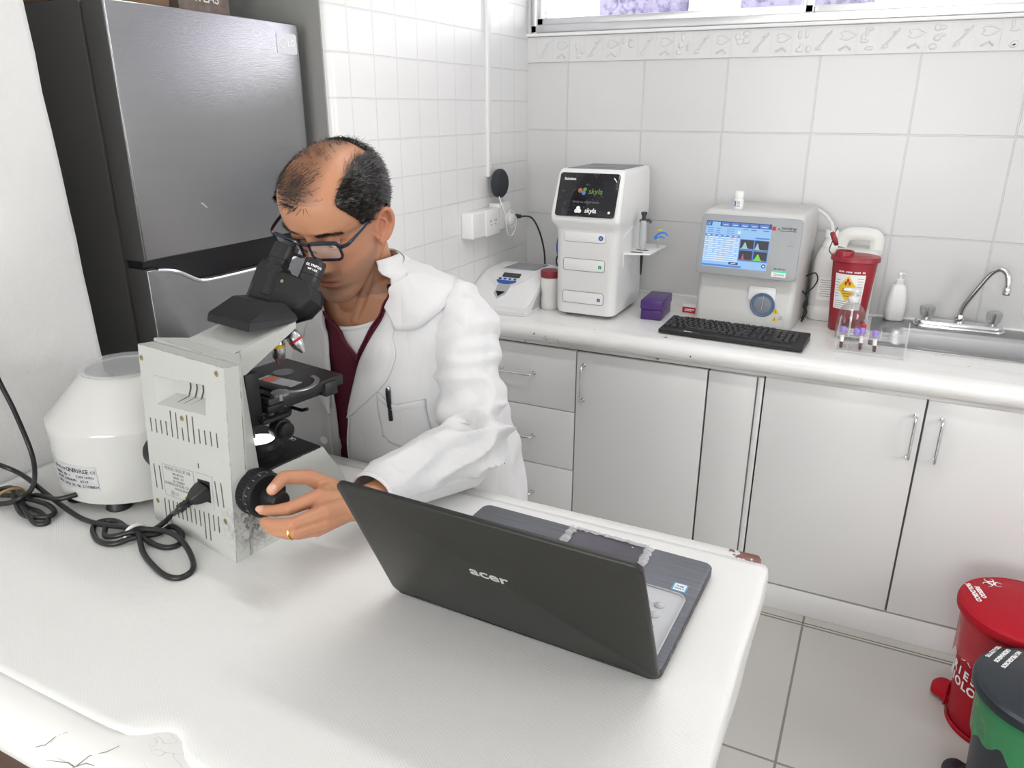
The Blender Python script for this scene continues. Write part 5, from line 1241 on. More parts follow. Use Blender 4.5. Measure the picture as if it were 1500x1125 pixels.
def biohazard(b, mx, s):
    for k in range(3):
        R_ = mx @ RZ(120*k)
        P = []
        for i in range(25):
            a = math.radians(-60+300*i/24+0)
            P.append((.42*s*math.cos(a+PI/2+math.radians(-90-0)), 0, 0))
        arc = [(.40*s*math.sin(q), .62*s-.40*s*math.cos(q), 0) for q in [math.radians(35+290*i/24) for i in range(25)]]
        n_ = len(arc); w_ = [s*(.045+.085*math.sin(PI*i/(n_-1))) for i in range(n_)]
        # opening of each crescent points outwards: trace with swelling width
        arc = [(x, 1.24*s-y if False else y, z) for x, y, z in arc]
        arc = [(.40*s*math.sin(math.radians(180+q)), .50*s-.40*s*math.cos(math.radians(180+q))*1.0, 0) for q in [40+280*i/24 for i in range(25)]]
        L_ = [b.bm.verts.new(R_ @ V(x*(1+0), y, .0008)) for x, y, z in arc]
        C_ = V(0, .50*s, 0); L2 = [b.bm.verts.new(R_ @ (C_+(V(x, y, 0)-C_)*(1-w_[i]/(.40*s))+V(0, 0, .0008))) for i, (x, y, z) in enumerate(arc)]
        for i in range(n_-1):
            f_ = b.bm.faces.new((L_[i], L_[i+1], L2[i+1], L2[i])); f_.material_index = b.mi
    b.lathe([(.36*s, .0006), (.36*s, .001), (.27*s, .001), (.27*s, .0006)], 30, mx, caps=False)
t, li, bd = pedal_bin((.476, 2.058, 0), -122, M['binred'], M['bagred'], 'red pedal bin with a biohazard lid standing against the sink cabinet', None, True, 3)
iv = RZ(122)
b = MB(); LT = T(0, 0, .3885) @ iv
b.text('RIESGO', .0165, LT @ T(-.099, .026, 0) @ RZ(-75), bold=.0009); b.text('BIOLOGICO', .0165, LT @ T(-.116, .022, 0) @ RZ(-75), bold=.0009)
biohazard(b, LT @ T(-.068, .088, 0) @ RZ(20), .030); drape(b, bin_c)
b.build('lettering', M['whiteprint'], li, recalc=False)
b = MB()
for (tx, z, a0, sz) in (('RIESGO', .185, 192, .034), ('BIOLOGICO', .150, 180, .034)):
    for i, ch in enumerate(tx):
        a = math.radians(a0+11.5*i+122-0); r = .1135+.0135*z/.345+.004
        b.text(ch, sz, T(r*math.cos(a), r*math.sin(a), z) @ basis(V(0, 0, 0), V(-math.sin(a), math.cos(a), 0), V(0, 0, 1), V(math.cos(a), math.sin(a), 0)), bold=.001)
a = math.radians(212+122); r = .1235
biohazard(b, T(r*math.cos(a), r*math.sin(a), .245) @ basis(V(0, 0, 0), V(-math.sin(a), math.cos(a), 0), V(0, 0, 1), V(math.cos(a), math.sin(a), 0)) @ T(0, 0, .003), .034)
b.build('lettering', M['whiteprint'], bd, recalc=False)
t, li, bd = pedal_bin((.490, 1.738, 0), -122, M['binblack'], M['baggreen'], 'charcoal pedal bin lined with a green bag in front of the red bin', None, False, 8)
b = MB()
for k, tx in enumerate(('NO PELIGROSOS', 'ORDINARIOS', 'Y/O INERTES')):
    b.text(tx, .0125, LT @ T(-.070-.0165*(k-2)*-1-.033+.033, .076+.009*(k-2), 0) @ RZ(-117), bold=.0007) if False else b.text(tx, .0125, LT @ T((-.070, -.087, -.104)[k], (.076, .085, .098)[k], 0) @ RZ(-117), bold=.0007)
drape(b, bin_c)
b.build('lettering', M['whiteprint'], li, recalc=False)
TPH = math.radians(6.0); TC, TS = math.cos(TPH), math.sin(TPH)
def _interp(tab, z):
    if z <= tab[0][0]: return tab[0][1:]
    for a, b in zip(tab, tab[1:]):
        if z <= b[0]:
            t = (z-a[0])/(b[0]-a[0]); t = t*t*(3-2*t)
            return tuple(p+(q-p)*t for p, q in zip(a[1:], b[1:]))
    return tab[-1][1:]
# z, centre x, centre y, half width, half depth
BODY_T = [(.70, -.86, 1.245, .165, .115), (.90, -.868, 1.226, .165, .112), (1.0, -.872, 1.217, .168, .108), (1.10, -.876, 1.206, .175, .106), (1.17, -.879, 1.196, .172, .102), (1.225, -.881, 1.187, .150, .082), (1.258, -.882, 1.178, .108, .066), (1.288, -.882, 1.168, .068, .058)]
COAT_T = [(.66, -.86, 1.262, .265, .180), (.80, -.862, 1.245, .262, .163), (.92, -.866, 1.228, .255, .150), (1.0, -.870, 1.220, .238, .144), (1.08, -.874, 1.212, .222, .141), (1.16, -.878, 1.204, .214, .130), (1.22, -.879, 1.196, .202, .109), (1.258, -.880, 1.188, .172, .090), (1.290, -.881, 1.178, .122, .076), (1.312, -.879, 1.158, .078, .067), (1.338, -.876, 1.147, .067, .063), (1.36, -.874, 1.140, .064, .062)]
def tors(tab, th, z, off=0.0, p=2.4):
    """th: 0 = front (towards -y), + = his left (+x)"""
    cx, cy, a, c = _interp(tab, z)
    s, k = math.sin(th), math.cos(th)
    r = (abs(s)**p+abs(k)**p)**(-1/p)
    lx, ly = (a+off)*r*s, -(c+off)*r*k
    x, y = lx*TC-ly*TS, lx*TS+ly*TC
    lift = .17*lx*max(0, min(1, (z-.98)/.2))
    return (cx+x, cy+y, z+lift)
# ------------------------------------------------------------------ the man at the microscope
import numpy as np
HC = V(-.8636, 1.0792, 1.408); HS = 1.012
HL = V(.992, .092, -.086).normalized(); HF = V(.042, -.886, -.461); HF = (HF-HL*HF.dot(HL)).normalized(); HU = HF.cross(HL); HU = HU if HU.z > 0 else -HU
def hw(x, y, z): return HC+(HL*x+HF*y+HU*z)*HS          # x towards his left, y forward, z up
def lut(tab):
    zs = [t[0] for t in tab]; vs = [t[1] for t in tab]
    def f(z):
        if z <= zs[0]: return vs[0]
        for i in range(len(zs)-1):
            if z <= zs[i+1]:
                t = (z-zs[i])/(zs[i+1]-zs[i]); a = vs[max(i-1, 0)]; b_ = vs[i]; c_ = vs[i+1]; d_ = vs[min(i+2, len(zs)-1)]
                return .5*((2*b_)+(c_-a)*t+(2*a-5*b_+4*c_-d_)*t*t+(3*b_-a-3*c_+d_)*t**3)
        return vs[-1]
    return f
YF = lut([(-.122, .060), (-.117, .074), (-.108, .084), (-.096, .086), (-.082, .080), (-.068, .0855), (-.058, .087), (-.045, .086), (-.025, .084), (0, .083), (.02, .083), (.038, .087), (.052, .0925), (.07, .0925), (.09, .0885), (.108, .077), (.122, .058), (.133, .036), (.140, .012), (.143, -.012)])
YBK = lut([(-.122, .03), (-.112, .015), (-.098, -.008), (-.08, -.034), (-.06, -.058), (-.04, -.074), (-.02, -.087), (0, -.097), (.03, -.107), (.06, -.108), (.09, -.098), (.11, -.083), (.125, -.064), (.135, -.046), (.140, -.034), (.143, -.026)])
WD = lut([(-.122, .016), (-.116, .026), (-.108, .034), (-.095, .043), (-.08, .050), (-.06, .057), (-.04, .0625), (-.02, .067), (0, .0715), (.03, .0765), (.06, .0795), (.085, .077), (.105, .067), (.122, .050), (.133, .033), (.140, .016), (.143, .004)])
def gs(v, c_, s): return math.exp(-((v-c_)/s)**2)
NOSE = lut([(-.046, 0), (-.040, .003), (-.034, .015), (-.027, .0245), (-.020, .0265), (-.012, .0235), (0, .0185), (.015, .0125), (.027, .0075), (.040, .003), (.052, 0)])
def headpt(th, z):
    w, yf, yb = WD(z), YF(z), YBK(z); ym = yb+(yf-yb)*.50
    s, k = math.sin(th), math.cos(th)
    p = 2.25 if z > 0 else 2.25+max(-1, z/.11)*.42
    if k < 0: p = 2.15
    r = (abs(s)**p+abs(k)**p)**(-1/p)
    x = w*r*s; y = ym+((yf-ym) if k > 0 else (ym-yb))*k*r
    if k > .1 and z < .075:
        ax = abs(x); q = min(1, (k-.1)/.25)
        wn = .0075+.006*max(0, min(1, (.03-z)/.055))
        dy = NOSE(z)*math.exp(-(x/wn)**2)
        dy += .0085*gs(ax, .0145, .0062)*gs(z, -.0265, .0085)                     # wings of the nose
        dy -= .0125*gs(ax, .031, .0165)*gs(z, .021, .0115)                        # eye sockets
        dy -= .004*gs(ax, .016, .007)*gs(z, .016, .012)
        dy += .0045*gs(ax, .028, .022)*gs(z, .045, .0075)                         # brow ridge
        dy += .0045*gs(ax, .050, .016)*gs(z, -.006, .014)                         # cheekbones
        dy -= .003*gs(ax, .045, .014)*gs(z, -.050, .016)
        dy -= .0022*gs(ax, .027, .005)*gs(z, -.045, .014)                         # fold beside the mouth
        lw = gs(ax, 0, .021)
        dy += .0045*lw*gs(z, -.0530, .0048)+.0052*lw*gs(z, -.0680, .0055)-.0055*gs(ax, 0, .024)*gs(z, -.0602, .0020)
        dy -= .0025*gs(ax, 0, .0035)*gs(z, -.044, .006); dy -= .003*gs(ax, 0, .02)*gs(z, -.080, .006); dy += .003*gs(ax, 0, .016)*gs(z, -.099, .011)
        y += dy*q
    return x, y, z
def capsule(b, p0, p1, r0, r1, n=18, flat=None):
    p0, p1 = Vector(p0), Vector(p1); d = p1-p0; L = d.length; q = d.to_track_quat('Z', 'Y').to_matrix().to_4x4()
    prof = [(r0*math.sin(a), -r0*math.cos(a)) for a in [PI/2*i/5 for i in range(6)]]+[(r1*math.cos(a), L+r1*math.sin(a)) for a in [PI/2*i/5 for i in range(6)]]
    Mx = T(*p0) @ q
    if flat: Mx = Mx @ Matrix.Diagonal((1, flat, 1, 1))
    b.lathe(prof, n, Mx)
def chain(b, pts, rs, n=16):
    for p, q, r0, r1 in zip(pts, pts[1:], rs, rs[1:]): capsule(b, p, q, r0, r1, n)
b = MB()
zl = [-.122+.265*i/150 for i in range(151)]
b.loft([[hw(*headpt(2*PI*j/160, z)) for j in range(160)] for z in zl])
# eyelids: parts of a sphere a little larger than the eyeball
EY = (.0315, .0690, .0205)
for sx in (-1, 1):
    for up, lim in ((1, .0030), (-1, -.0055)):
        bb = bmesh.new(); bmesh.ops.create_uvsphere(bb, u_segments=28, v_segments=18, radius=.0142)
        r = bmesh.ops.bisect_plane(bb, geom=bb.verts[:]+bb.edges[:]+bb.faces[:], plane_co=(0, 0, lim), plane_no=(0, .12*up, up), clear_inner=True)
        es = [e for e in bb.edges if e.is_boundary]; bmesh.ops.holes_fill(bb, edges=es)
        vm = {}
        for v in bb.verts: vm[v] = b.bm.verts.new(hw(sx*EY[0]+v.co.x*1.18, EY[1]+v.co.y, EY[2]+v.co.z))
        for f_ in bb.faces: b.bm.faces.new([vm[v] for v in f_.verts])
        bb.free()
# ears
for sx in (-1, 1):
    fl = math.radians(24); A = V(sx*math.sin(fl), -math.cos(fl), 0); O_ = V(sx*math.cos(fl), math.sin(fl), 0); B_ = V(0, -.20, .98)
    def ep(a, b_, o): p = V(sx*.0705, -.004, -.001)+A*a+B_*b_+O_*o; return hw(*p)
    hel = spline([(-.004, .000, .006), (-.005, .012, .008), (.001, .025, .008), (.012, .0325, .009), (.023, .029, .010), (.0295, .015, .010), (.0285, -.001, .009), (.022, -.014, .008), (.013, -.024, .006)], 6)
    b.tube([ep(*p) for p in hel], .0042, 10)
    b.tube([ep(*p) for p in spline([(.006, .020, .005), (.016, .014, .0065), (.0175, .0, .0065), (.010, -.012, .006), (.004, -.016, .007)], 5)], .0036, 8)
    rows = []
    for o in (-.006, .0035):
        rows.append([ep(.0115+.0190*math.cos(a)*(1-.25*max(0, -math.sin(a))), .003+.0318*math.sin(a), o) for a in [2*PI*i/26 for i in range(26)]])
    b.loft(rows); capsule(b, ep(.006, -.022, .003), ep(.007, -.029, .003), .0072, .0055); capsule(b, ep(-.005, -.004, .005), ep(-.003, -.012, .006), .0045, .004)
# neck, torso
capsule(b, hw(0, -.028, -.045), (-.882, 1.166, 1.285), .056, .061, 28); capsule(b, hw(0, .012, -.082), (-.886, 1.128, 1.262), .026, .030, 20)
for sx in (-1, 1): capsule(b, hw(sx*.052, -.03, -.04), (-.885+sx*.018, 1.112, 1.225), .013, .011)
b.loft([[tors(BODY_T, 2*PI*j/64, z) for j in range(64)] for z in [.70+.588*i/40 for i in range(41)]])
# arms
LSH, LEL, LWR = V(-.695, 1.205, 1.225), V(-.602, 1.086, 1.028), V(-.647, .815, 1.036)
RSH, REL, RWR = V(-1.055, 1.150, 1.168), V(-1.150, 1.290, 1.045), V(-1.130, 1.095, 1.004)
for s_, e_, w_ in ((LSH, LEL, LWR), (RSH, REL, RWR)):
    capsule(b, s_, e_, .044, .034); m_ = e_.lerp(w_, .3); capsule(b, e_, m_, .034, .032); capsule(b, m_, w_, .032, .0255)
# his left hand on the focus knobs
IDX = [(-.677, .751, 1.072), (-.692, .7075, 1.0713), (-.7162, .7030, 1.0640), (-.7385, .7015, 1.0605)]
MID = [(-.6533, .7297, 1.062), (-.6658, .6826, 1.0661), (-.6929, .6806, 1.059), (-.7165, .6830, 1.0560)]
RNG = [(-.6533, .7251, 1.049), (-.6638, .6827, 1.0547), (-.6892, .6805, 1.0492), (-.7115, .6840, 1.0465)]
PNK = [(-.6629, .7261, 1.036), (-.6673, .6936, 1.0447), (-.6875, .6922, 1.039), (-.7063, .6960, 1.0360)]
THB = [(-.7000, .8050, 1.056), (-.7150, .7780, 1.0835), (-.7310, .7430, 1.0950), (-.7285, .7155, 1.0885)]
W_ = LWR+V(-.006, -.012, .003)
chain(b, IDX, (.0118, .0098, .0086, .0074)); chain(b, MID, (.0120, .0100, .0088, .0076)); chain(b, RNG, (.0115, .0094, .0082, .0070)); chain(b, PNK, (.0105, .0084, .0074, .0064)); chain(b, THB, (.0150, .0118, .0102, .0084))
for p, r_ in ((IDX[0], .0125), (MID[0], .0135), (RNG[0], .0130), (PNK[0], .0115)): capsule(b, W_+(V(*p)-W_)*.1, p, .019, r_)
capsule(b, W_, THB[0], .019, .0165); capsule(b, THB[0], IDX[0], .0145, .010); capsule(b, V(*IDX[0]), V(*PNK[0]), .0115, .0105)
capsule(b, LWR, W_.lerp(V(*MID[0]), .35), .0255, .021)
# his right hand resting behind the microscope
rd = V(-.10, -.99, -.09).normalized(); rs_ = V(.99, -.10, 0)
for k, (o, L_, r_) in enumerate(((-.027, .060, .0078), (-.009, .070, .0084), (.009, .074, .0086), (.027, .066, .0086))):
    k0 = RWR+rd*.075+rs_*(o*.85)+V(0, 0, -.002); k1 = k0+rd*L_*.5+V(0, 0, .006); k2 = k1+rd*L_*.5+V(0, 0, -.016)
    capsule(b, RWR+rd*.01, k0, .019, .0125); chain(b, [k0, k1, k2], (.0115, .0095, r_))
chain(b, [RWR+rs_*.018, RWR+rd*.05+rs_*.048, RWR+rd*.085+rs_*.055+V(0, 0, -.008)], (.016, .012, .0095))
tmp = b.build('tmp', [], None)
md = tmp.modifiers.new('r', 'REMESH'); md.mode = 'VOXEL'; md.voxel_size = .00185; md.adaptivity = 0
dg = bpy.context.evaluated_depsgraph_get(); me = bpy.data.meshes.new_from_object(tmp.evaluated_get(dg)); bpy.data.objects.remove(tmp)
bm = bmesh.new(); bm.from_mesh(me)
for _ in range(3): bmesh.ops.smooth_vert(bm, verts=bm.verts, factor=.5, use_axis_x=True, use_axis_y=True, use_axis_z=True)
bm.to_mesh(me); bm.free(); me.name = 'person'
# skin colours
n = len(me.vertices); co_ = np.empty(n*3); me.vertices.foreach_get('co', co_); co_ = co_.reshape(-1, 3)
Q = (co_-np.array(HC))/HS; X, Y, Z = Q @ np.array(HL), Q @ np.array(HF), Q @ np.array(HU)
col = np.tile(np.array([.46, .222, .125]), (n, 1)); rng = np.random.default_rng(2)
def blend(mask, c_): col[:] = col*(1-mask[:, None])+np.array(c_)*mask[:, None]
G = lambda v, c_, s: np.exp(-((v-c_)/s)**2)
head = (Z > -.13) & (Y > -.13) & (np.abs(X) < .11)
front = head & (Y > .02)
blend(front*np.clip(G(np.abs(X), .045, .02)*G(Z, -.015, .02)+G(X, 0, .016)*G(Z, -.02, .012), 0, 1)*.35, (.50, .19, .12))
blend(head*np.clip((np.abs(X)-.071)/.006, 0, 1)*(np.abs(Z) < .045)*(np.abs(Y+.015) < .04)*.35, (.55, .20, .13))
blend(front*G(Z, .075, .022)*.25, (.60, .33, .20))
jaw = head*np.clip((-.026-Z)/.016, 0, 1)*np.clip((Y+.005)/.02, 0, 1)*(Z > -.135)
mus = front*G(X, 0, .026)*G(Z, -.043, .007)*(Y > .07)
blend(np.clip(jaw*.62*(1-G(np.abs(X), .040, .014)*G(Z, -.035, .012)*.8)+mus*.65, 0, .8), (.17, .105, .075))
lip = front*(Y > .075)*np.clip(1.15-(np.abs(X)/.0255)**2, 0, 1)*np.clip(1.2-np.abs((Z+.0605)/.0115)**2, 0, 1)
blend(np.clip(lip*1.2, 0, 1)*.75, (.36, .115, .085)); blend(front*(Y > .07)*G(Z, -.0602, .0014)*(np.abs(X) < .025)*.7, (.14, .035, .03))
blend(front*G(np.abs(X), .0315, .016)*G(Z, .021, .012)*.30, (.34, .15, .10))
def dens(x, y, z):
    """how densely hair covers a scalp point (head coordinates)"""
    ax = np.abs(x)
    edge = .034+.62*np.clip(z-.03, 0, .1)                       # front edge of the side hair
    edge = np.where(z < .035, .012-.1*np.abs(z), edge)
    lim = np.where(z > .05, .0435+.006*np.clip((y+.02)/.06, 0, 1), .046)
    lim = lim+.016*(x < 0)*(z > .08)
    side = np.clip((edge-y)/.010, 0, 1)*np.clip((ax-lim)/.010, 0, 1)*(z > -.02)
    side = np.where((z < .005) & (y < -.02) & (z > -.062), np.clip((-.028-y)/.01, 0, 1), side)
    back = np.clip((-.058-y)/.014, 0, 1)*(z > -.055)
    ear = (ax > .060)*(np.abs(z-.002) < .040)*(y > -.032)*(y < .010)
    side = side*(1-ear)
    fore = np.clip(1-((x+.012)/.034)**2-((y-.064)/.034)**2, 0, 1)*(z > .088)*.85
    top = np.clip(1.35-((x+.018)/.046)**2, 0, 1)*np.clip((y+.075)/.02, 0, 1)*(z > .10)*.60
    return np.clip(np.maximum(np.maximum(side, back), np.maximum(fore, top)), 0, 1)
dn = dens(X, Y, Z)*head*(Z > -.065)
nzv = np.array([noise.noise((float(a)*.9, float(b_)*.9, float(c_)*.9)) if d_ > 0 else 0 for a, b_, c_, d_ in zip(X*300, Y*60, Z*120, dn)])
tp_ = np.clip(1.35-((X+.018)/.046)**2, 0, 1)*(Y > -.07)*(Z > .095)*head; blend(np.clip(tp_*.42, 0, .42), (.085, .045, .028))
blend(np.clip(np.where(dn > .6, dn*1.1, dn*.62)*(1+.3*nzv), 0, .985), (.013, .011, .011))
for tip, prev, r_ in ((THB[3], THB[2], .0075), (IDX[3], IDX[2], .006)):      # nails
    tip, prev = np.array(tip), np.array(prev); ax_ = (tip-prev)/np.linalg.norm(tip-prev)
    nc = tip+ax_*.001+np.array([.30, -.55, .75])*.006
    blend(np.clip(1.6-(np.linalg.norm(co_-nc, axis=1)/r_)**2, 0, 1)*.65, (.72, .42, .32))
for p in IDX[:2]+MID[:2]+RNG[:2]+THB[1:3]: blend(np.clip(1-(np.linalg.norm(co_-np.array(p)-np.array([.004, -.004, .008]), axis=1)/.012)**2, 0, 1)*.35, (.46, .18, .11))
ca = me.color_attributes.new('skin', 'FLOAT_COLOR', 'POINT'); ca.data.foreach_set('color', np.concatenate([col, np.ones((n, 1))], 1).ravel())
M['skin'] = mat('tan_skin', (.5, .25, .14), .46, sss=.10, spec=.4); g = NT(M['skin'])
at = g.n('Attribute'); at.attribute_name = 'skin'; tc = g.n('TexCoord')
g.l(g.mix(g.math('MULTIPLY', g.noise(tc.outputs['Object'], 130, 4), .22), at.outputs['Color'], (.30, .13, .075)), g.b.inputs['Base Color'])
g.l(g.bump(g.noise(tc.outputs['Object'], 900, 3), .25, .0006), g.b.inputs['Normal'])
me.materials.append(M['skin']); me.shade_smooth()
man = bpy.data.objects.new('person', me); COL.objects.link(man)
tag(man, 'person in a white lab coat, seated, looking down into the microscope', 'person')

# eyes
M['sclera'] = mat('eye_white', (.62, .58, .54), .2); M['iris'] = mat('dark_brown_iris', (.025, .012, .008), .1)
for sx in (1, -1):
    b = MB(); b.sphere((0, 0, 0), .0123, 14, M=basis(hw(sx*EY[0], EY[1], EY[2]), HL, HF, HU)); gz = V(0, .94, -.34)
    b.bm.faces.ensure_lookup_table(); c0 = hw(sx*EY[0], EY[1], EY[2]); gw = (HL*gz.x+HF*gz.y+HU*gz.z).normalized()
    for f_ in b.bm.faces:
        if (f_.calc_center_median()-c0).normalized().dot(gw) > .86: f_.material_index = 1
    b.build('eye', [M['sclera'], M['iris']], man)
# hair strands
M['hair'] = mat('black_hair', (.014, .011, .010), .38, var=.4, vscale=200)
def norm_at(th, z):
    e = .01; p = V(*headpt(th, z)); a = V(*headpt(th+e, z))-p; c_ = V(*headpt(th, z+.002))-p; nn = a.cross(c_).normalized()
    return nn if nn.dot(p-V(0, -.01, .03)) > 0 else -nn
def strand(b, pts, r0):
    pts = [Vector(p) for p in pts]; rings = []
    for i, p in enumerate(pts):
        t_ = (pts[min(i+1, len(pts)-1)]-pts[max(i-1, 0)]).normalized(); a = t_.cross(V(.3, .5, .8)).normalized(); c_ = t_.cross(a); r = r0*(1-.8*i/(len(pts)-1))
        rings.append([p+a*r*math.cos(q)+c_*r*math.sin(q) for q in (0, 2.094, 4.189)])
    b.loft(rings, cap0=False, cap1=False)
b = MB(); NT_, NZ_ = 150, 90; grid = {}
for i in range(NZ_):
    z = -.060+.2015*i/(NZ_-1)
    for j in range(NT_):
        th = 2*PI*j/NT_; x, y, zz = headpt(th, z); d_ = float(dens(np.array(x), np.array(y), np.array(zz)))
        if abs(x) > .064 and abs(zz) < .038 and -.034 < y < .012: d_ = 0
        if abs(x) < .050 and zz > .095 and y > -.07: d_ = 0                      # the thin hair on top has no bulk
        grid[i, j] = (th, z, d_)
def capv(i, j):
    th, z, d_ = grid[i, j]; p = V(*headpt(th, z)); nn = norm_at(th, z); k = max(0, min(1, (d_-.25)/.75))*max(0, min(1, (.128-z)/.035 if p.y > -.075 else 1))
    st = noise.noise((p.x*260, p.y*70+p.z*60, p.z*160))
    return hw(*(p+nn*(-.002+k*(.0085+.0022*st))))
vc = {}
for i in range(NZ_-1):
    for j in range(NT_):
        q = [(i, j), (i, (j+1) % NT_), (i+1, (j+1) % NT_), (i+1, j)]
        if min(grid[a][2] for a in q) < .25: continue
        for a in q:
            if a not in vc: vc[a] = b.bm.verts.new(capv(*a))
        b.bm.faces.new([vc[a] for a in q])
rn = random.Random(11); cnt = 0
for _ in range(90000):
    if cnt > 13000: break
    th, z = rn.uniform(-PI, PI), rn.uniform(-.055, .1425)
    if rn.random() > WD(z)/.08+.1: continue
    x, y, z = headpt(th, z); d_ = float(dens(np.array(x), np.array(y), np.array(z)))
    if d_ < .05 or rn.random() > d_*1.05: continue
    if abs(x) > .068 and abs(z) < .036 and -.032 < y < .010: continue
    nn = norm_at(th, z)
    topk = max(0, min(1, (z-.095)/.03))
    dirv = V(-.10 if x < .03 else .10, -.9, -.55).lerp(V(-.25, .55 if y > .02 else -.2, .1), topk)
    dirv = (dirv-nn*dirv.dot(nn)).normalized(); dirv = (dirv+V(rn.gauss(0, .22), rn.gauss(0, .22), rn.gauss(0, .22))).normalized()
    L_ = rn.uniform(.012, .022)*(1 if z > .03 else .55)*(.9 if topk > .5 else .8); p = V(x, y, z)+nn*(-.001+.0075*max(0, min(1, (d_-.25)/.75))*(0 if abs(x) < .050 and z > .095 and y > -.07 else 1)); lift = .22 if topk < .5 else .20
    pts = [p+dirv*L_*t+nn*L_*lift*(t*(1.25-t)) for t in (0, .35, .7, 1)]
    b.mi = 1 if topk > .5 and d_ < .84 else 0; strand(b, [hw(*q) for q in pts], .00048 if topk < .6 else .00036); cnt += 1
o = b.build('hair', [M['hair'], mat('thin_brown_hair', (.045, .026, .016), .45, var=.3, vscale=200)], man, recalc=False, ang=80)
b = MB()
for sx in (-1, 1):
    for _ in range(210):
        u_ = rn.random(); xx = sx*(.014+.040*u_); zz = .0395+.0075*math.sin(min(1, u_*1.35)*PI*.62)-.010*max(0, u_-.6)+rn.gauss(0, .0022)*(1-.5*u_)
        best = min(((abs(headpt(t, zz)[0]-xx), t) for t in [sx*.02*i for i in range(75)]))[1]; p = V(*headpt(best, zz)); dd = V(sx*.9, -.15, .25-.55*u_+rn.gauss(0, .2)).normalized()
        strand(b, [hw(*(p+V(0, -.0005, 0))), hw(*(p+dd*.004+V(0, .0016, 0))), hw(*(p+dd*.008+V(0, .0014, 0)))], .0004)
b.build('eyebrows', M['hair'], man, recalc=False)
b = MB()
for sx in (-1, 1):
    P = [hw(sx*EY[0]+.0165*math.cos(a)*1.0, EY[1]+.0145*math.sin(a)**.5-.0005, EY[2]+.0028-.0015*math.cos(a)**2) for a in [PI*(.12+.76*i/12) for i in range(13)]]
    b.tube(P, .0008, 5)
b.build('eyelashes', M['hair'], man)
# spectacles
M['frame'] = mat('navy_spectacle_frame', (.006, .009, .024), .25, coat=.4)
gl = bpy.data.objects.new('eyeglasses', None); COL.objects.link(gl); gl.parent = man
gl['label'] = 'dark navy rectangular spectacles'
GM = basis(hw(0, .1005, .0215), HL, (HU*.985-HF*.17*-1*-1).normalized(), V(0, 0, 0)); gx = HL; gy = (HU*.985+HF*.10).normalized(); gz_ = gx.cross(gy); GM = basis(hw(0, .101, .0205), gx, gy, gz_)
b = MB(); lens = {}
for sx in (-1, 1):
    P = []
    for (x, y) in rrect(.054, .036, .010, 5, sx*.0355, 0):
        k = (x-sx*.0355)*sx; P.append((x, y+.002*k/.027, gz_.dot(HF)*(-.010*max(0, (abs(x)-.02)/.045)**1.5)))
    lens[sx] = P; b.tube(P, .0025, 8, closed=True, M=GM, flat=1.15)
    top = [p for p in P if p[1] > .008]; top.sort(key=lambda p: p[0]); b.tube(top, .0034, 8, M=GM)
    hx_ = GM @ V(sx*.0640, .010, gz_.dot(HF)*-.010)
    tp = [hx_, hw(sx*.0745, .083, .034), hw(sx*.0785, .050, .036), hw(sx*.0800, .0, .0365), hw(sx*.0790, -.012, .033), hw(sx*.0775, -.028, .012)]
    TPs = spline(tp, 6); tg_ = [(TPs[min(i+1, len(TPs)-1)]-TPs[max(i-1, 0)]).normalized() for i in range(len(TPs))]; b.loft([[p+HU*(.0042-.0012*(i/len(TPs)))*math.cos(q)+HL*.0019*math.sin(q) for q in [2*PI*j/10 for j in range(10)]] for i, p in enumerate(TPs)])
b.tube(spline([(-.0095, .010, 0), (0, .0135, gz_.dot(HF)*.002), (.0095, .010, 0)], 5), .0022, 8, M=GM)
for sx in (-1, 1): b.tube([GM @ V(sx*.0085, -.001, 0), hw(sx*.0095, .094, .012), hw(sx*.009, .091, .007)], .0013, 6)
b.build('frame', M['frame'], gl)
lm = mat('spectacle_lens', (.95, .96, .97), .03, alpha=.10, coat=1)
for sx in (-1, 1):
    b = MB(); b.loft([[(x, y, z-.0006) for x, y, z in lens[sx]], [(x, y, z+.0006) for x, y, z in lens[sx]]], M=GM); b.build('lens', lm, gl)
# ring
M['nail'] = mat('fingernail', (.60, .34, .25), .3)
for ch_, sz in ((THB, .0062), (IDX, .0052)):
    tip, prev = V(*ch_[3]), V(*ch_[2]); ax_ = (tip-prev).normalized(); up_ = V(.35, -.62, .70) if ch_ is THB else V(-.1, -.70, .70); up_ = (up_-ax_*up_.dot(ax_)).normalized()
    b = MB(); b.sphere((0, 0, 0), 1, 10, M=basis(tip+ax_*.001+up_*(sz*1.10), ax_, up_.cross(ax_), up_) @ Matrix.Diagonal((sz*1.25, sz*.92, sz*.30, 1))); b.build('fingernail', M['nail'], man)
M['gold'] = mat('gold', (.80, .50, .12), .2, 1)
rc_ = V(*RNG[0]).lerp(V(*RNG[1]), .80); rdv = (V(*RNG[1])-V(*RNG[0])).normalized(); ra = rdv.cross(V(0, 0, 1)).normalized(); rb = rdv.cross(ra)
rc_ = V(*PNK[0]).lerp(V(*PNK[1]), .82).lerp(V(*RNG[1]), .9); rc_ = V(*RNG[1]).lerp(V(*RNG[2]), .12)
rdv = (V(*RNG[2])-V(*RNG[1])).normalized(); ra = rdv.cross(V(0, 0, 1)).normalized(); rb = rdv.cross(ra)
b = MB(); b.tube([rc_+(ra*math.cos(a)+rb*math.sin(a))*.0099 for a in [2*PI*i/28 for i in range(28)]], .0016, 8, closed=True); b.build('ring', M['gold'], man, 'gold finger ring')

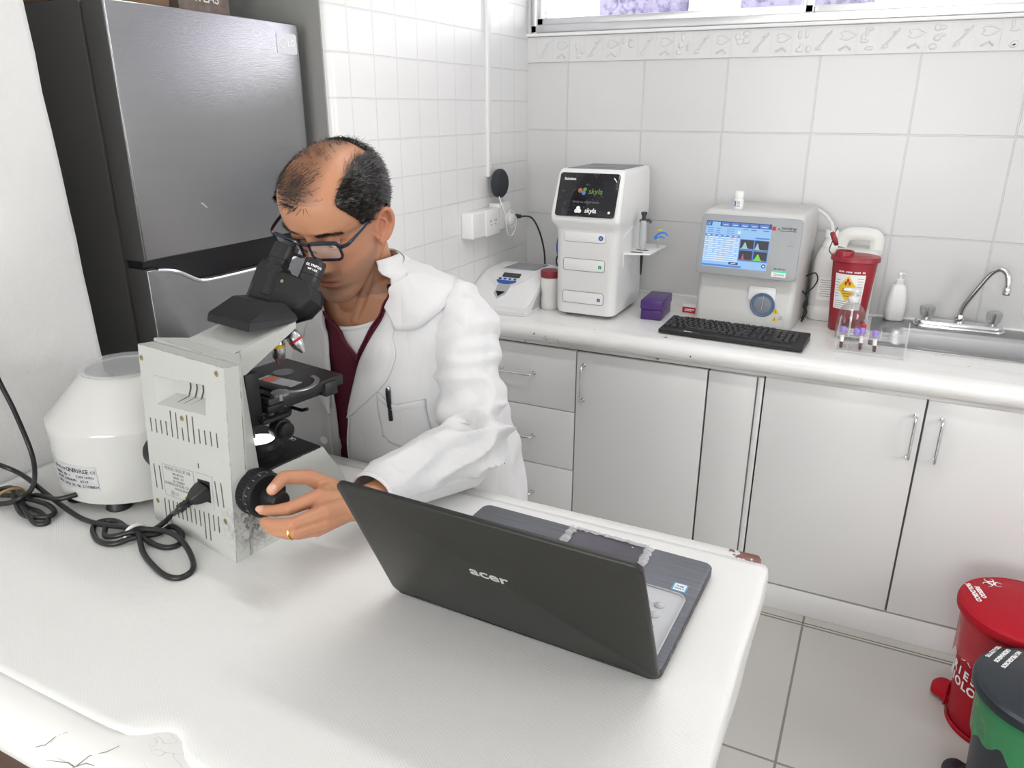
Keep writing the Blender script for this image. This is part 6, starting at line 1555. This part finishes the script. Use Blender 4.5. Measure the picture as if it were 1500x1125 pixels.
# clothes
M['coat'] = mat('white_cotton', (.58, .58, .59), .8, var=.012, bump=.15, bscale=160, sheen=.1); g = NT(M['coat']); tc = g.n('TexCoord'); mp = g.n('Mapping'); mp.inputs['Rotation'].default_value = (.4, .5, .3); mp.inputs['Scale'].default_value = (1, 1, .45); g.l(tc.outputs['Object'], mp.inputs[0])  # wrinkles
rd_ = g.math('ABSOLUTE', g.math('SUBTRACT', g.noise(mp.outputs[0], 13, 2), .5)); g.l(g.bump(rd_, .55, .022, g.bump(g.noise(tc.outputs['Object'], 170, 3), .15, .002)), g.b.inputs['Normal'])
M['scrub'] = mat('burgundy_cotton', (.085, .006, .018), .8, var=.08, bump=.2, bscale=300); M['tee'] = mat('white_jersey', (.76, .76, .77), .8, bump=.2, bscale=300)
def shell(name, rows, m, parent, th=.003, off=1, ang=60):
    b = MB(); b.loft(rows, closed=False); o = b.build(name, m, parent, ang=ang)
    md = o.modifiers.new('thickness', 'SOLIDIFY'); md.thickness = th; md.offset = off; return o
# undershirt
rows = []
for i in range(16):
    r = []
    for j in range(81):
        th = -PI+2*PI*j/80; zt = 1.216+.058*(1-math.exp(-(th/.9)**2)); r.append(tors(BODY_T, th, 1.10+(zt-1.10)*i/15, .006))
    rows.append(r)
ts = shell('undershirt', rows, M['tee'], man)
b = MB(); b.tube([tors(BODY_T, th, 1.216+.058*(1-math.exp(-(th/.9)**2))-.004, .0085) for th in [-PI+2*PI*j/90 for j in range(90)]], .0042, 7, closed=True); b.build('neckband', M['tee'], ts)
# scrub top with a V neck
VL = lut([(1.158, .105), (1.19, .20), (1.225, .36), (1.262, .66), (1.30, 1.1)]); VR = lut([(1.158, .095), (1.19, -.03), (1.225, -.18), (1.262, -.55), (1.30, -1.0)])
rows = []
for i in range(60):
    z = .72+.562*i/59; a0 = VL(z) if z > 1.158 else .10; a1 = VR(z) if z > 1.158 else .10
    rows.append([tors(BODY_T, a0+(2*PI-(a0-a1))*j/90, z, .013+.003*noise.noise((j*.15, z*14, 3))) for j in range(91)])
sc_ = shell('scrub_top', rows, M['scrub'], man)
b = MB()
for f_ in (VL, VR):
    b.tube([tors(BODY_T, f_(z), z, .0175) for z in [1.156+.125*i/20 for i in range(21)]], .0045, 7, flat=.6)
b.build('neck_binding', M['scrub'], sc_)
# coat: body with an open front
EL = lut([(.66, -.14), (.90, -.11), (.977, -.106), (1.06, -.036), (1.116, .044), (1.178, .184), (1.2477, .44), (1.30, .75), (1.36, 1.0)])
ER = lut([(.66, -.26), (.977, -.247), (1.115, -.19), (1.19, -.20), (1.26, -.34), (1.30, -.65), (1.36, -.9)])
def fold(th, z):
    s = noise.noise((th*2.2+z*3, z*5, 1.3)); s2 = 1-2*abs(noise.noise((th*1.6-z*6, z*9, 4.1)))
    low = max(0, min(1, (1.14-z)/.2))
    top = max(.12, min(1, (1.30-z)/.09)); s *= top; s2 *= top
    return .0035*s+.0045*s2*(.4+.9*low)+.005*low*math.sin(th*7+2*noise.noise((th, z*4, 0)))*max(0, abs(th)-.5)
def coatp(th, z, off=0): return tors(COAT_T, th, z, off+fold(th, z))
rows = []
for i in range(74):
    z = .66+.672*i/73; a0, a1 = EL(z), ER(z)
    rows.append([coatp(a0+(2*PI+a1-a0)*j/150, z) for j in range(151)])
ct = shell('lab_coat', rows, M['coat'], man, .003)
def hem(name, pts, r=.0016, par=None): b = MB(); b.tube(pts, r, 6, flat=.7); return b.build(name, M['coat'], par or ct)
hem('front_hem', [coatp(EL(z)+.01, z, .0035) for z in [.70+.36*i/30 for i in range(31)]], .0022); hem('front_hem', [coatp(ER(z)-.01, z, .0035) for z in [.70+.36*i/30 for i in range(31)]], .0022)
hem('stitching', [coatp(EL(z)+.085, z, .0022) for z in [.70+.34*i/30 for i in range(31)]], .0009); hem('stitching', [coatp(ER(z)-.085, z, .0022) for z in [.70+.34*i/30 for i in range(31)]], .0009)
# lapels
def lapel(inner, outer, z0, z1, sgn):
    rows = []
    for i in range(31):
        z = z0+(z1-z0)*i/30; a, c_ = inner(z), outer(z)
        rows.append([coatp(a+(c_-a)*j/12, z+.004*(j/12)*(i == 0), .0045+.0055*math.sin(PI*min(1, j/12*.9+.1))+.002*(j == 12)) for j in range(13)])
    o = shell('lapel', rows, M['coat'], ct, .0025); hem('edge_stitch', [coatp(outer(z)-sgn*.028, z, .0115) for z in [z0+.006+(z1-z0-.03)*i/24 for i in range(25)]], .0009, o) if False else None
    return o
lapel(EL, lut([(1.045, -.035), (1.053, .012), (1.089, .194), (1.12, .355), (1.163, .450), (1.197, .435), (1.235, .56), (1.27, .80)]), 1.045, 1.268, 1)
lapel(ER, lut([(1.045, -.215), (1.06, -.26), (1.10, -.42), (1.14, -.56), (1.170, -.60), (1.197, -.565), (1.235, -.60), (1.27, -.80)]), 1.045, 1.268, -1)
# collar
cl_ = [(.41, 1.243, .455, 1.206), (.49, 1.262, .640, 1.2015), (.60, 1.277, .84, 1.222), (.92, 1.289, 1.12, 1.240), (1.40, 1.304, 1.45, 1.254), (1.95, 1.318, 1.95, 1.268), (2.6, 1.334, 2.6, 1.282), (PI, 1.336, PI, 1.286)]
full = cl_+[(2*PI-a, z, 2*PI-c_, w_) for a, z, c_, w_ in cl_[-2::-1]]
A_ = spline([(a, z, 0) for a, z, _, _ in full], 6); B2 = spline([(c_, w_, 0) for _, _, c_, w_ in full], 6); rows = []
for j, (ko, t) in enumerate(((.002, 0), (.0055, .03), (.0085, .15), (.0095, .45), (.0090, .75), (.0085, 1.0))):
    rows.append([coatp(p.x+(q.x-p.x)*t, p.y+(q.y-p.y)*t+(.004 if j == 1 else 0), ko) for p, q in zip(A_, B2)])
shell('collar', rows, M['coat'], ct, .0025)
hem('yoke_seam', [coatp(1.45-.10*i/14, 1.272-.052*i/14, .003) for i in range(15)], .0013)
# chest pocket
pk_l, pk_r = (.245, .225), (.655, .64)
rows = []
for i in range(15):
    t = i/14; z = 1.082-.086*t; zt_ = [(.245, 1.0985), (.365, 1.076), (.50, 1.078), (.655, 1.0815)]
    r = []
    for j in range(17):
        s = j/16; th = .245+.41*s; ztop = lut([(a, c_) for a, c_ in zt_])(th); zbot = 1.004-.010*math.sin(PI*s)-.006*s if .12 < s < .9 else 1.010
        r.append(coatp(th-.02*t, ztop+(zbot-ztop)*t, .0045+.003*math.sin(PI*s)*(1-t)))
    rows.append(r)
pk = shell('chest_pocket', rows, M['coat'], ct, .002)
hem('pocket_hem', [coatp(th, lut(zt_)(th)-.010, .0085) for th in [.255+.39*i/20 for i in range(21)]], .0009, pk)
for z, th in ((.985, -.31), (.90, -.32)):
    b = MB(); p = Vector(coatp(th, z, .005)); b.lathe([(.001, 0), (.008, 0), (.0085, .002), (.006, .0028), (.001, .002)], 18, T(*p) @ RX(90)); b.build('button', M['white_pl'], ct)
# sleeves
def sleeve(path, rad, seed, k=7, cuff=True):
    P = spline(path, k); m = len(P); R_ = spline([(r, 0, 0) for r in rad], k); rows = []
    tg = [(P[min(i+1, m-1)]-P[max(i-1, 0)]).normalized() for i in range(m)]; nx = tg[0].cross(V(0, 0, 1)).normalized(); nn = 110; s_acc = 0; L_tot = sum((P[i+1]-P[i]).length for i in range(m-1))
    for i in range(m):
        if i: nx = tg[i-1].rotation_difference(tg[i]) @ nx; nx = (nx-tg[i]*nx.dot(tg[i])).normalized(); s_acc += (P[i]-P[i-1]).length
        ny = tg[i].cross(nx); t = s_acc/L_tot; amp = .0042+.0125*math.exp(-((t-.56)/.19)**2)+.003*math.exp(-((t-.12)/.1)**2); r = []
        if t > .93: amp *= .4
        for j in range(nn):
            a = 2*PI*j/nn; dv = nx*math.cos(a)+ny*math.sin(a); rr_ = R_[i].x
            q = (P[i]+dv*rr_)
            w1 = max(-.25, 1-2.6*abs(noise.noise((q.x*9+q.z*5+seed, q.y*10+q.z*12, q.z*17-q.x*11)))); w2 = noise.noise((q.x*26, q.y*26+seed, q.z*26))
            k_ = .3 if dv.z < -.25 and t > .42 else 1
            rr2_ = rr_+k_*(amp*(w1-.35)*1.25+amp*.35*w2)
            q = P[i]+dv*rr2_
            if q.z < ZT+.0045: q.z = ZT+.0045+.0006*w2
            r.append(q)
        rows.append(r)
    b = MB(); b.loft(rows, cap0=True, cap1=False)
    o = b.build('sleeve', M['coat'], ct, ang=70); md = o.modifiers.new('thickness', 'SOLIDIFY'); md.thickness = .0025; md.offset = -1
    b = MB(); b.tube([p for p in rows[-3]], .0016, 6, closed=True); b.build('cuff_seam', M['coat'], o); return o
sleeve([(-.775, 1.205, 1.215), (-.735, 1.210, 1.226), (-.695, 1.205, 1.218), (-.660, 1.165, 1.150), (-.628, 1.125, 1.080), (-.604, 1.092, 1.036), (-.612, 1.040, 1.026), (-.634, .965, 1.030), (-.648, .895, 1.036), (-.650, .838, 1.036)],
       [.050, .062, .068, .062, .059, .061, .058, .052, .045, .039], 1.7, 16)
sleeve([(-.985, 1.175, 1.165), (-1.02, 1.168, 1.172), (-1.06, 1.168, 1.158), (-1.105, 1.212, 1.110), (-1.142, 1.272, 1.068), (-1.150, 1.288, 1.046), (-1.146, 1.235, 1.030), (-1.138, 1.165, 1.014), (-1.131, 1.100, 1.006)],
       [.046, .056, .062, .059, .056, .055, .050, .044, .040], 5.2, 13)
# pen in the chest pocket
pn = thing('pen', 'black pen with a silver clip sticking out of the chest pocket', 'pen')
pa, pb = Vector(coatp(.352, 1.103, .008)), Vector(coatp(.335, 1.045, .008))
b = MB(); b.cyl(pb, pa, .004, n=14, bev=.001); b.build('barrel', M['black'], pn)
dv = (pb-pa).normalized(); fo = V(.15, -.98, .1)
b = MB(); b.tube([pa-dv*.002, pa-dv*.004+fo*.005, pa+dv*.006+fo*.0075, pa+dv*.034+fo*.0065], [.0022, .0022, .0019, .0014], 8); b.build('clip', M['blackgloss'], pn)
b = MB(); b.cyl(pa, pa-dv*.006, .0042, .0032, n=14, bev=.001); b.build('cap_ring', M['chrome'], pn, 'silver cap ring')
# trousers, shoes, stool
b = MB()
for sx, hx_ in ((1, -.78), (-1, -.94)):
    capsule(b, (hx_, 1.25, .735), (hx_+sx*.02, .985, .725), .085, .062); capsule(b, (hx_+sx*.02, .985, .725), (hx_+sx*.03, 1.07, .30), .060, .045)
capsule(b, (-.78, 1.265, .76), (-.94, 1.265, .76), .115, .115)
b.build('trousers', M['scrub'], man)
for sx, hx_ in ((1, -.75), (-1, -.97)):
    b = MB(); b.loft([[(hx_+x, 1.03+y-.02, z) for x, y in rrect(w, l_, min(w, l_)*.45, 6)] for z, w, l_ in ((.240, .085, .25), (.262, .09, .255), (.285, .078, .20), (.31, .07, .11), (.33, .065, .09))]); b.build('shoe', M['blackgloss'], man)
st_ = thing('stool', 'round black stool under the seated man behind the table', 'stool', (-.86, 1.28, 0))
b = MB(); b.lathe([(.001, .585), (.16, .585), (.175, .60), (.175, .63), (.16, .645), (.001, .648)], 40); b.build('seat', M['black'], st_)
b = MB(); b.cyl((0, 0, .08), (0, 0, .585), .025, n=20); b.build('column', M['chrome'], st_)
b = MB(); b.tube([(.2*math.cos(a), .2*math.sin(a)-.06, .228) for a in [2*PI*i/40 for i in range(40)]], .010, 10, closed=True); b.tube([(-.19, -.06, .228), (.19, -.06, .228)], .008, 8); b.build('foot_ring', M['chrome'], st_)
for k in range(5):
    a = 2*PI*k/5+.3; b = MB(); b.tube([(0, 0, .09), (.15*math.cos(a), .15*math.sin(a), .07), (.27*math.cos(a), .27*math.sin(a), .012)], [.022, .018, .012], 10); b.build('leg', M['black'], st_)
